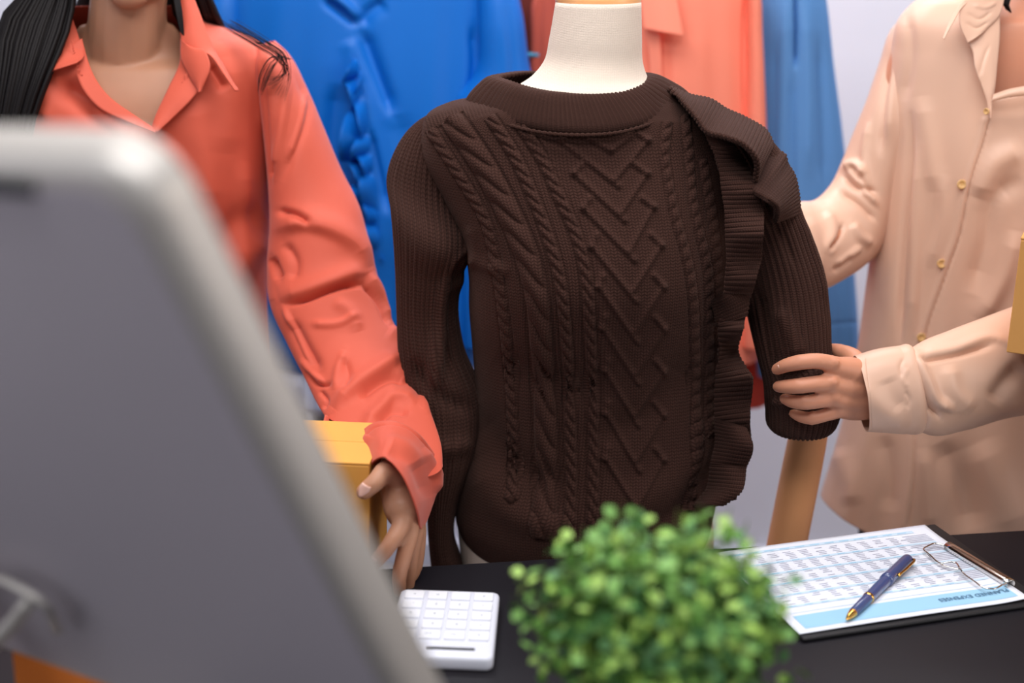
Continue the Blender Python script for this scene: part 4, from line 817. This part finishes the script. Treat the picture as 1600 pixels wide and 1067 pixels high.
# maroon and brick pieces in the gap
g, G = garment('maroon_shirt', 'dark maroon shirt in the gap between cobalt blouse and dress form neck', 'shirt', [(800, -90, 830, -90, 2.50, .02, .02), (790, -40, 850, -40, 2.50, .03, .03), (786, 60, 856, 60, 2.50, .035, .03), (786, 300, 860, 300, 2.50, .035, .03), (790, 540, 850, 540, 2.50, .035, .03)], mt_maroon, 140, 160, drape=(.008, 5, .004, 11))
hanger('black hanger holding the narrow dark maroon shirt', px_x(818, -90, 2.50), .05, 2.50, P(818, -90, 2.50)[2]-.005, zr=RZ)
g, G = garment('brick_shirt', 'dull brick-red shirt hanging just left of the dress form neck', 'shirt', [(850, -90, 900, -90, 2.46, .02, .02), (838, -40, 990, -40, 2.46, .03, .03), (838, 40, 1020, 40, 2.46, .04, .03), (836, 200, 1020, 200, 2.46, .04, .03), (840, 540, 1010, 540, 2.46, .04, .03)], mt_brick, 140, 200, drape=(.008, 6, .004, 13), folds=[([(842, -20), (838, 60), (838, 140)], 4, .01)])
hanger('black hanger holding the dull brick-red shirt', px_x(900, -90, 2.46), .08, 2.46, P(900, -90, 2.46)[2]-.005)
tube('clip_bar', np.array([S(812, 84, 2.44), S(842, 86, 2.44)]), .003, mt_cyan, None, 10)
o = bpy.data.objects['clip_bar']; o.name = 'hanger_bar'; tag(o, 'thin turquoise plastic bar in the gap beside the maroon shirt', 'bar')
# salmon shirt
g, G = garment('salmon_shirt', 'salmon-pink collared shirt hanging right behind the dress form neck', 'shirt',
    [(1000, -110, 1080, -110, 2.40, .025, .03), (985, -70, 1140, -70, 2.40, .035, .035), (980, -30, 1166, -30, 2.40, .045, .04), (985, 60, 1172, 60, 2.40, .05, .042), (985, 200, 1176, 200, 2.40, .05, .045), (990, 350, 1178, 350, 2.40, .05, .045), (995, 500, 1180, 500, 2.40, .05, .045), (1000, 560, 1182, 560, 2.40, .048, .045)], mt_salmon, 220, 260,
    folds=[([(1045, 60), (1045, 160), (1048, 300)], 6, -.004), ([(1090, 20), (1095, 140), (1100, 300)], 18, .004), ([(1163, 0), (1162, 90), (1164, 190)], 3, -.006), ([(1022, 50), (1018, 90), (1022, 130)], 5, -.01)], drape=(.004, 6, .002, 13))
strip('collar', [(1002, -30, 2.342), (1002, 10, 2.335), (1006, 44, 2.328)], [(1050, -40, 2.34), (1060, 10, 2.328), (1068, 56, 2.318)], mt_salmon, g, 50, 24, bulge=.006)
strip('placket', [(1008, 44, 2.345), (1014, 90, 2.345), (1016, 130, 2.345)], [(1030, 50, 2.335), (1033, 90, 2.335), (1034, 130, 2.335)], mt_salmon, g, 40, 10)
grid('sleeve', loft([(1150, -60, 1178, -60, 2.38, .02, .02), (1165, -20, 1186, -20, 2.37, .025, .025), (1168, 60, 1190, 60, 2.37, .028, .025), (1166, 200, 1196, 200, 2.37, .03, .026), (1160, 400, 1198, 400, 2.37, .03, .026), (1160, 540, 1198, 540, 2.37, .028, .024)], 140, 60), mt_salmon, g, solid=.0014)
hanger('black hanger holding the salmon-pink collared shirt', px_x(1045, -110, 2.40), .10, 2.40, P(1045, -110, 2.40)[2]-.01)
g, G = garment('red_shirt', 'red shirt tail showing low between the ruffle and the raised sleeve', 'shirt', [(1130, 180, 1180, 180, 2.48, .02, .02), (1118, 300, 1196, 300, 2.48, .04, .03), (1115, 450, 1210, 450, 2.48, .04, .03), (1118, 560, 1212, 560, 2.48, .04, .03), (1120, 634, 1212, 622, 2.48, .04, .03)], mt_red, 140, 160, folds=[([(1178, 520), (1172, 560), (1170, 600)], 5, -.012), ([(1192, 540), (1190, 590), (1196, 620)], 5, .01)], drape=(.006, 5, .004, 11))
hanger('white hanger holding the red shirt behind the salmon one', px_x(1155, 180, 2.48), .04, 2.48, P(1155, 180, 2.48)[2]-.004, col=mt_steel)
# pale blue blouse
g, G = garment('pale_blue_blouse', 'soft denim-blue long blouse hanging against the white wall on the right', 'blouse',
    [(1205, -110, 1260, -110, 2.44, .02, .03), (1192, -60, 1278, -60, 2.44, .035, .035), (1187, 0, 1289, 0, 2.44, .045, .04), (1190, 100, 1300, 100, 2.44, .05, .042), (1190, 200, 1313, 200, 2.44, .052, .044), (1185, 300, 1323, 300, 2.44, .054, .046), (1180, 420, 1332, 420, 2.44, .056, .048), (1180, 500, 1338, 500, 2.44, .056, .048), (1182, 556, 1340, 560, 2.44, .056, .048), (1184, 584, 1340, 588, 2.44, .052, .046)], mt_blue_pale, 260, 300,
    folds=[([(1243, -20), (1244, 40), (1243, 105)], 3.5, -.014), ([(1228, 0), (1226, 120), (1220, 280)], 9, .006), ([(1258, 0), (1262, 120), (1262, 280)], 10, .007), ([(1280, 60), (1286, 180), (1290, 300)], 8, -.006), ([(1240, 110), (1238, 220), (1240, 330)], 7, -.006), ([(1210, 60), (1208, 180), (1206, 300)], 7, -.005), ([(1285, 507), (1310, 505), (1338, 503)], 2, -.003, 2, 1)], drape=(.004, 5, .002, 11))
hanger('black hanger holding the soft denim-blue blouse', px_x(1232, -110, 2.44), .07, 2.44, P(1232, -110, 2.44)[2]-.01)

# ---- low white shelf behind the blouse hem
sh = thing('storage_shelf', 'low white steel shelf behind the hem of the cobalt blouse', 'shelf', tuple(P(450, 700, 2.60)*[1, 1, 0]))
for x, y in ((300, 2.55), (482, 2.55), (300, 2.66), (482, 2.66)):
    q = P(x, 640, y); tube('post', np.array([(q[0], y, 0), (q[0], y, .70)]), .012, mt_steel, sh, 14)
xa, xb = P(300, 640, 2.55)[0]-.02, P(482, 640, 2.55)[0]+.06
for z in (.66, .47, .1):
    box('shelf_board', ((xa+xb)/2, 2.605, z), (xb-xa, .15, .014), mt_steel, sh)
bx_ = thing('storage_bin', 'pale grey plastic bin on the low white shelf', 'bin', ((xa+xb)/2, 2.6, .48))
box('tub', ((xa+xb)/2+.02, 2.6, .477+.05), (xb-xa-.05, .12, .10), M_('grey_bin', srgb(176, 180, 196), .5), bx_, bev=.006)
box('rim', ((xa+xb)/2+.02, 2.6, .477+.104), (xb-xa-.04, .13, .010), mt_steel, bx_, bev=.003)
box('label_clip', (xb-.03, 2.533, .56), (.03, .008, .016), mt_dark, bx_, bev=.002)

# ================================================================== BOXES
def carton(name, label, c, s, rz, mat, tape=None, flaps=True):
    g = thing(name, label, 'box', (c[0], c[1], c[2]-s[2]/2)); R = Matrix.Rotation(rz, 3, 'Z')
    box('carton', c, s, mat, g, R, .0015)
    lid = R @ Vector((0, 0, 0))
    for sy in (-1, 1):
        o_ = R @ Vector((0, sy*s[1]*.2515, 0)); box('flap', (c[0]+o_[0], c[1]+o_[1], c[2]+s[2]/2+.0016), (s[0]*1.004, s[1]*.494, .003), mat, g, R, .001)
    if tape: box('tape', (c[0], c[1], c[2]+s[2]/2+.0036), (s[0]*1.0, .045, .0006), tape, g, R, .0002)
    return g
# parcel on the table under the hand
q = P(582, 730, 1.475); zt = P(560, 727, 1.48)[2]
carton('parcel_box', 'yellow cardboard box on the table beneath the orange sleeve', (q[0]-.11, 1.475+.075, (.75+zt)/2), (.22, .13, zt-.75), -.06, mt_yellow)
q = P(17, 1000, 1.13)
carton('parcel_box', 'orange-brown cardboard box low in the left corner behind the monitor', (q[0]+.11, 1.13+.07, .75+.062), (.22, .14, .124), 0, mt_orange_box)
# kraft carton entering from the right, standing on a larger one out of frame
L0 = P(1572, 553, 1.66); L1 = P(1577, 372, 1.66); hz = L1[2]-L0[2]; yw = math.radians(-24)
ex_, ey_ = np.array([math.cos(yw), math.sin(yw), 0]), np.array([-math.sin(yw), math.cos(yw), 0])
cc_ = L0+ex_*.14+ey_*.10+[0, 0, hz/2]
carton('shipping_box', 'small kraft cardboard box entering at the right edge before the beige blouse', tuple(cc_), (.28, .20, hz-.004), yw, mt_card)
bc = L0+ex_*.20+ey_*.08; bh = L0[2]-.75-.004
carton('shipping_box', 'larger kraft cardboard box on the table supporting the small one', (bc[0]+.03, bc[1], .75+bh/2), (.2, .20, bh-.004), yw, mt_card)

# ================================================================== MONITOR (seen from behind, leaning back)
KM = .80
MA = CP+KM*(np.array([-.2090025, .85, 1.37728255])-CP)
e1 = np.array([-.81554802, .57055587, -.09668211]); e2 = np.array([.31274902, .29399278, -.90319228]); e1 /= np.linalg.norm(e1); e2 -= e1*(e1@e2); e2 /= np.linalg.norm(e2); en = np.cross(e1, e2); en /= np.linalg.norm(en)
MW, MH, MT = .68, KM*.642, .030
def mp(a, b, c=0): return MA+e1*a+e2*b+en*c
mon = thing('monitor', 'silver aluminium computer monitor seen from behind, blurred in the left foreground', 'monitor', tuple(mp(MW/2, MH, .0)*[1, 1, 0]+[0, 0, .75]))
def rrect(x0, y0, x1, y1, r, n=14):
    out = []
    for cx, cy, a0 in ((x1-r, y0+r, -PI/2), (x1-r, y1-r, 0), (x0+r, y1-r, PI/2), (x0+r, y0+r, PI)):
        for a in np.linspace(a0, a0+PI/2, n): out.append((cx+r*math.cos(a), cy+r*math.sin(a)))
    return out
lay = [(0, .0), (0, .001), (0, MT*.55), (.0015, MT*.74), (.004, MT*.88), (.008, MT*.96), (.014, MT*1.0), (.05, MT*1.0), (.16, MT*1.0)]
G = np.array([[mp(x, y, z) for x, y in rrect(i_, i_, MW-i_, MH-i_, .034-min(i_, .02), 14)] for i_, z in lay])
nL = len(lay)
grid('housing', G, mt_alu, mon, cap=True)
bk = np.array([mp(x, y, MT+.0004) for x, y in rrect(.016, .016, MW-.016, MH-.016, .026)])
prism('back_panel', bk, en*.0006, mt_alu_back, mon)
prism('screen', np.array([mp(x, y, -.0005) for x, y in rrect(.001, .001, MW-.001, MH-.001, .033)]), -en*.001, mt_screen, mon)
def hitback(px, py, off=MT+.001):
    d = fw+rt*(px-800)/F-up*(py-533.5)/F; p0 = mp(0, 0, off); return CP+d*(((p0-CP)@en)/(d@en))
s0, s1 = hitback(-60, 286), hitback(52, 292)
tube('vent_slot', np.array([s0, s1]), .0048, mt_dark, mon, 14)
# hinge loop and stand
hp = [hitback(-90, 960, MT+.004), hitback(-40, 918, MT+.012), hitback(20, 914, MT+.02), hitback(62, 938, MT+.02), hitback(90, 985, MT+.012)]
tube('hinge_edge', hp, .0035, mt_alu, mon, 12, n=40)
hp = [hitback(-120, 1100, MT+.06), hitback(-40, 1030, MT+.05), hitback(10, 985, MT+.035), hitback(48, 938, MT+.02)]
tube('hinge_arm', hp, .0058, mt_alu, mon, 12, n=40)
nk0 = mp(MW/2, MH*.55, MT); 
neckp = [mp(.47, MH*.5, MT+.004), mp(.47, MH*.5, MT+.03), mp(.47, MH*.75, MT+.045)]; nb = mp(.47, MH, .0)*[1, 1, 0]+[0, 0, .756]
neckp += [(neckp[-1]+nb)/2+np.array([-.01, -.02, 0]), nb+np.array([0, 0, .03]), nb+[0, .0, .004]]
tube('stand_neck', neckp, .018, mt_alu, mon, 20, n=40)
box('foot', tuple(nb-[0, 0, .002]), (.18, .17, .008), mt_alu, mon, Matrix.Rotation(-.6, 3, 'Z'), .003)

# ================================================================== CALCULATOR
c0 = Pz(770, 1051, .75); c1 = Pz(780, 951, .75); cy_ = c1-c0; clen = .150; cy_ /= np.linalg.norm(cy_); cx_ = np.array([-cy_[1], cy_[0], 0]); cwid = .112     # cx_ points left
cal = thing('calculator', 'white desk calculator between monitor and plant', 'calculator', tuple(c0+cx_*cwid/2+cy_*clen/2))
def cp_(a, b, z=0): return c0+cx_*a+cy_*b+np.array([0, 0, .75*0+z])
G = []
for ins, z in ((.003, .0), (.0005, .002), (0, .005), (0, .0125), (.001, .0150), (.003, .0162), (.006, .0165), (.03, .0165)):
    G.append([cp_(x, y, z) for x, y in rrect(ins, ins, cwid-ins, clen-ins, .009-min(ins, .005), 8)])
grid('body', np.array(G), mt_white, cal, cap=True)
ang = math.atan2(-cx_[1], -cx_[0]); Rk = Matrix.Rotation(ang, 3, 'Z')
labs = ['%', 'M+', 'AC', '+/-', '7', '8', '9', '/', '4', '5', '6', 'x', '1', '2', '3', '-', '0', '.', '=', '+']
k_ = 0; keymesh = None
for row in range(5):
    for colm in range(4):
        a = .0065+colm*.0258+.0108; b = clen-.012-row*.0222-.006
        # her side is the far side: row 0 nearest to the camera is the top of the pad for her
        if keymesh is None:
            ko = box('key', tuple(cp_(a, b, .0175)), (.0218, .0172, .0034), mt_key, cal, Rk, .0012); keymesh = ko; kp = cp_(a, b, .0175)
        else:
            ko = keymesh.copy(); COL.objects.link(ko); dlt = cp_(a, b, .0175)-kp; ko.matrix_basis = Matrix.Translation(Vector(dlt)) @ keymesh.matrix_basis
        M = Matrix.Translation(Vector(cp_(a-.002, b, .0193))) @ Rk.to_4x4() @ Matrix.Rotation(PI, 4, 'Z')
        text('key_mark', labs[(4-row)*4+(3-colm)] if False else labs[(4-row)*4+colm], .006, M, mt_grey, ko)
box('solar_strip', tuple(cp_(.045, .0165, .0168)), (.050, .0042, .0012), mt_dark, cal, Rk, .0003)

# ================================================================== CLIPBOARD, PAPER, PEN
pa = math.radians(18.4); pe1 = np.array([math.cos(pa), math.sin(pa), 0]); pe2 = np.array([-math.sin(pa), math.cos(pa), 0]); pc = np.array([.428, 1.535, .755])
PWd, PHt = .297, .21
def pz_(u, v):       # gentle curl: corners lift off the board
    a, b = u/PWd, v/PHt
    return .0022+.006*max(0, a-.82)**2*28*(1-b)*.5+.010*max(0, b-.8)**2*12*max(0, a-.6)+.003*math.sin(PI*a)*.4
def pp(u, v, z=0): return pc+pe1*(u-PWd/2)+pe2*(v-PHt/2)+np.array([0, 0, pz_(u, v)+z])
clb = thing('clipboard', 'black clipboard with wire clip on the table right of the plant', 'clipboard', tuple(pc))
bm = bmesh.new(); Rp = Matrix.Rotation(pa, 3, 'Z')
bcn = pc+pe1*.010-pe2*.001
box('board', (bcn[0], bcn[1], .7532), (.316, .224, .0046), mt_board, clb, Rp, .0018)
def wire(name, pts, r, m=mt_chrome): return tube(name, [Pz(x, y, z) for x, y, z in pts], r, m, clb, 10, n=len(pts)*8)
wire('clip_wire', [(1476, 852, .764), (1462, 849, .764), (1450, 853, .764), (1443, 858, .764), (1452, 866, .764), (1474, 880, .764), (1482, 878, .766), (1492, 879, .766), (1499, 887, .766), (1504, 894, .764), (1522, 908, .764), (1540, 919, .764), (1552, 920, .764), (1566, 914, .764), (1575, 911, .764)], .0011)
wire('clip_wire', [(1444, 861, .7625), (1454, 870, .7625), (1476, 884, .7625), (1500, 890, .7625)], .0009)
A, B = Pz(1477, 850, .766), Pz(1576, 910, .766); dd_ = (B-A)/np.linalg.norm(B-A); pn_ = np.array([-dd_[1], dd_[0], 0])
if pn_[0] < 0: pn_ = -pn_
pr = [(0, -.0075), (-.002, -.002), (.000, .0010), (.004, .0022), (.009, .001), (.0105, -.003), (.010, -.009)]
G = np.array([[A+(B-A)*t+pn_*a+np.array([0, 0, b]) for t in np.linspace(0, 1, 12)] for a, b in cr(np.c_[pr, np.zeros(len(pr))], 24)[:, :2]])
grid('clip_bar', G, mt_chrome, clb, wrap=False, solid=.0008)
ppo = thing('paper_sheet', 'printed expenses form with a light blue header on the clipboard', 'paper', tuple(pc+[0, 0, .001]))
gu, gv = 48, 36
G = np.array([[pp(PWd*i/(gu-1), PHt*j/(gv-1)) for i in range(gu)] for j in range(gv)])
grid('sheet', G, mt_paper, ppo, wrap=False, solid=.0005)
def band(name, u0, v0, u1, v1, mat, z=.0004, nu=40, nv=4, par=None):
    G = np.array([[pp(u0+(u1-u0)*i/(nu-1), v0+(v1-v0)*j/(nv-1), z) for i in range(nu)] for j in range(nv)])
    if (u1-u0) > 0: pass
    return grid(name, G, mat, par or ppo, wrap=False)
hb_ = band('header_band', .012, .008, .288, .037, mt_pblue, nv=8)
band('header_line', .012, .0430, .284, .0440, mt_pblue2)
vr = .0545
for k in range(5):
    v0 = .056+k*.0265
    band('month_band', .012, v0, .283, v0+.0042, mt_pblue2)
band('month_band', .012, .1925, .270, .1985, mt_pblue2)
bmq = []; rg2 = random.Random(5); Vq = []; Fq_ = []
def dash(u0, v0, u1, v1, z=.0006):
    i = len(Vq); Vq.extend([pp(u0, v0, z), pp(u1, v0, z), pp(u1, v1, z), pp(u0, v1, z)]); Fq_.append((i, i+1, i+2, i+3))
for k in range(5):
    for rw in range(5):
        v = .056+k*.0265+.0068+rw*.0041
        dash(.283-.030-.016*rg2.random(), v, .283, v+.0011)
        for cl in range(11):
            u = .016+cl*.0208
            if rg2.random() < .9: dash(u+.004*rg2.random(), v, u+.011+.003*rg2.random(), v+.0010)
me = mesh_np('printed_figures', np.array(Vq), np.array(Fq_)); tag(link('printed_figures', me, mt_pink, ppo, False), kind='stuff')
Vq.clear(); Fq_.clear()
for cl in range(12): dash(.018+cl*.0208, .1945, .018+cl*.0208+.013, .1962)
for k in range(5):
    for cl in range(11): dash(.018+cl*.0208, .0572+k*.0265, .018+cl*.0208+.010, .0586+k*.0265)
me = mesh_np('printed_months', np.array(Vq), np.array(Fq_)); tag(link('printed_months', me, mt_pblue, ppo, False), kind='stuff')
p0 = pp(.279, .034, .0012); M = Matrix.Translation(Vector(p0)) @ Matrix.Rotation(pa+PI, 4, 'Z')
ht = text('header_text', 'PLANNED EXPENSES', .0102, Matrix.Identity(4), mt_ink, ppo, 0, .00009)
for v in ht.data.vertices: v.co = Vector(pp(.2855-v.co.x, .0235-v.co.y, .0011))
# pen
pt, pe = Pz(1322, 968, .763), Pz(1421, 871, .766); pd = (pe-pt); plen = np.linalg.norm(pd); pd /= plen
pen = thing('pen', 'dark blue pen with gold tip and clip lying on the form', 'pen', tuple((pt+pe)/2-[0, 0, .006]))
def lathe_along(name, a, d, prof, mat, parent, N=28):
    z = np.array([0, 0, 1.]); b1 = np.cross(d, z); b1 /= np.linalg.norm(b1); b2 = np.cross(b1, d)
    th = np.linspace(0, 2*PI, N, endpoint=False)
    G = np.array([[a+d*t+r*(math.cos(x)*b1+math.sin(x)*b2) for x in th] for t, r in prof]); return grid(name, G, mat, parent)
Lp = plen
lathe_along('tip', pt, pd, [(0, .0003), (.002, .0013), (.006, .0026), (.012, .0040), (.018, .0050), (.0195, .0051)], mt_gold, pen)
lathe_along('barrel', pt, pd, [(.019, .0048), (.0195, .0052), (Lp*.33, .0062), (Lp*.5, .0067), (Lp*.64, .0069)], mt_navy, pen)
lathe_along('ring', pt, pd, [(Lp*.318, .0058), (Lp*.322, .0067), (Lp*.338, .0068), (Lp*.342, .0058)], mt_gold, pen)
lathe_along('cap', pt, pd, [(Lp*.60, .0066), (Lp*.602, .0079), (Lp*.64, .0081), (Lp*.655, .0077), (Lp*.93, .0073), (Lp*.965, .0068), (Lp*.985, .0052), (Lp*.995, .002), (Lp, 1e-4)], mt_navy, pen)
z_ = np.array([0, 0, 1.]); sd_ = np.cross(pd, z_); sd_ /= np.linalg.norm(sd_)
cpn = [pt+pd*Lp*t+sd_*a+z_*b for t, a, b in ((.97, .0055, .002), (.955, .0092, .003), (.93, .0102, .003), (.8, .0100, .003), (.73, .0092, .0028), (.70, .0086, .0026), (.69, .0095, .0026))]
tube('pen_clip', cpn, [.0012, .0016, .0017, .0016, .0015, .002, .0008], mt_gold, pen, 10)

# ================================================================== POTTED PLANT
pb = np.array([P(1030, 1000, 1.0)[0], 1.0, .75]); PZ = P(1030, 975, 1.0)[2]-.75
pl = thing('potted_plant', 'small bushy green plant with tiny round leaves, blurred in the foreground', 'plant', tuple(pb))
th_ = 40
disc('pot', pb, [(1e-4, 0), (.034, 0), (.037, .002), (.044, .07), (.047, .074), (.047, .082), (.043, .082), (.042, .074)], mt_pot, pl)
disc('soil', pb, [(.0425, .072), (.02, .075), (1e-4, .076)], mt_soil, pl)
rgp = np.random.default_rng(11)
stems = []; leaves = []
gold_ = PI*(3-5**.5); ns = 300
targets = [(960, 820), (985, 835), (1075, 805), (1140, 850), (1200, 900), (1210, 880), (800, 930), (850, 905), (860, 950), (1240, 960), (820, 1010), (845, 1060), (1245, 1065), (975, 785), (1122, 800), (1100, 830), (1180, 835), (795, 885), (812, 900), (830, 985), (1225, 985), (1235, 1010), (1240, 890), (1215, 930), (940, 850), (885, 870), (1020, 850), (1060, 815), (905, 890), (820, 950), (1195, 960), (1250, 1040), (838, 1040), (870, 900)]
def add_stem(end, r, nl, size):
    a = pb+np.array([rgp.normal()*.012, rgp.normal()*.012, .07]); mid = a*.45+end*.55+np.array([0, 0, .022])+rgp.normal(size=3)*.006
    q = cr(np.array([a, a*.7+mid*.3+[0, 0, .02], mid, end]), 14); stems.append((q, r))
    Tn = np.gradient(q, axis=0); Tn /= np.linalg.norm(Tn, axis=1, keepdims=True)
    for k in range(nl):
        f = .28+.72*(k+rgp.random()*.6)/nl; i = min(13, int(f*13)); p = q[i]+(q[min(13, i+1)]-q[i])*(f*13-i)
        o = rgp.normal(size=3); o -= Tn[i]*(o@Tn[i])*.6; o /= np.linalg.norm(o)
        nz = rgp.normal(size=3)*.6+np.array([0, -.2, .8]); leaves.append((p, o, nz, size*(.75+.5*rgp.random())))
for k in range(ns):
    u = (k+.5)/ns; ct = 1-1.12*u; st_ = math.sqrt(max(0, 1-ct*ct)); ph_ = k*gold_
    R = .098*(.55+.45*rgp.random()**.5)*(1+.10*math.sin(3*ph_))
    add_stem(pb+np.array([0, 0, PZ])+np.array([R*st_*math.cos(ph_)*1.08, R*st_*math.sin(ph_)*.95, R*ct*1.0]), .0007, 15, .0122)
for x, y in targets:
    add_stem(P(x, y, .98+.05*rgp.random()), .0006, 15, .0108)
bm = bmesh.new()
for q, r in stems:
    Gt_ = tubepts(q, np.linspace(r*1.3, r*.6, len(q)), 4); vs = [[bm.verts.new(p) for p in row] for row in Gt_]
    for i in range(len(q)-1):
        for j in range(4): bm.faces.new((vs[i][j], vs[i][(j+1) % 4], vs[i+1][(j+1) % 4], vs[i+1][j]))
me = bpy.data.meshes.new('stems'); bm.to_mesh(me); bm.free(); tag(link('stems', me, mt_stem, pl), kind='stuff')
lv = np.array([(0, 0, 0), (.25, .30, .05), (.25, -.30, .05), (.6, .40, .08), (.6, -.40, .08), (.6, 0, -.02), (.25, 0, -.01), (.9, .22, .0), (.9, -.22, .0), (1.02, 0, -.04)])
lf = [(0, 6, 1), (0, 2, 6), (6, 5, 3, 1), (6, 2, 4, 5), (5, 9, 7, 3), (5, 4, 8, 9)]
lme = []
for mt in mt_leaf:
    me = bpy.data.meshes.new('leaf'); me.from_pydata([tuple(v) for v in lv], [], lf); me.materials.append(mt); me.shade_smooth(); lme.append(me)
def leaf_mat(p, o, nz, s):
    x = o/np.linalg.norm(o); z = nz-x*(nz@x); z /= np.linalg.norm(z); y = np.cross(z, x)
    M = np.eye(4); M[:3, 0] = x*s; M[:3, 1] = y*s; M[:3, 2] = z*s; M[:3, 3] = p; return M
dist_ = [np.linalg.norm(l[0]-CP) for l in leaves]; order = np.argsort(dist_); near = set(order[:300].tolist())
inv = Matrix.Translation(-Vector(pb)); rest = [([], []) for _ in mt_leaf]
for i, l in enumerate(leaves):
    M = leaf_mat(*l); ci = int(rgp.choice(3, p=[.34, .42, .24]))
    if i in near:
        o = bpy.data.objects.new('leaf', lme[ci]); COL.objects.link(o); o.parent = pl; o.matrix_parent_inverse = inv; o.matrix_basis = Matrix(M.tolist())
    else:
        V_, F_ = rest[ci]; b = len(V_); V_.extend((lv@M[:3, :3].T+M[:3, 3]).tolist()); F_.extend([tuple(b+k for k in f) for f in lf])
me = bpy.data.meshes.new('foliage'); AV = []; AF = []; MI = []
for ci, (V_, F_) in enumerate(rest):
    b = len(AV); AV += V_; AF += [tuple(b+k for k in f) for f in F_]; MI += [ci]*len(F_)
me.from_pydata(AV, [], AF)
for mt in mt_leaf: me.materials.append(mt)
me.polygons.foreach_set('material_index', MI); me.shade_smooth()
tag(link('foliage', me, None, pl), kind='stuff')
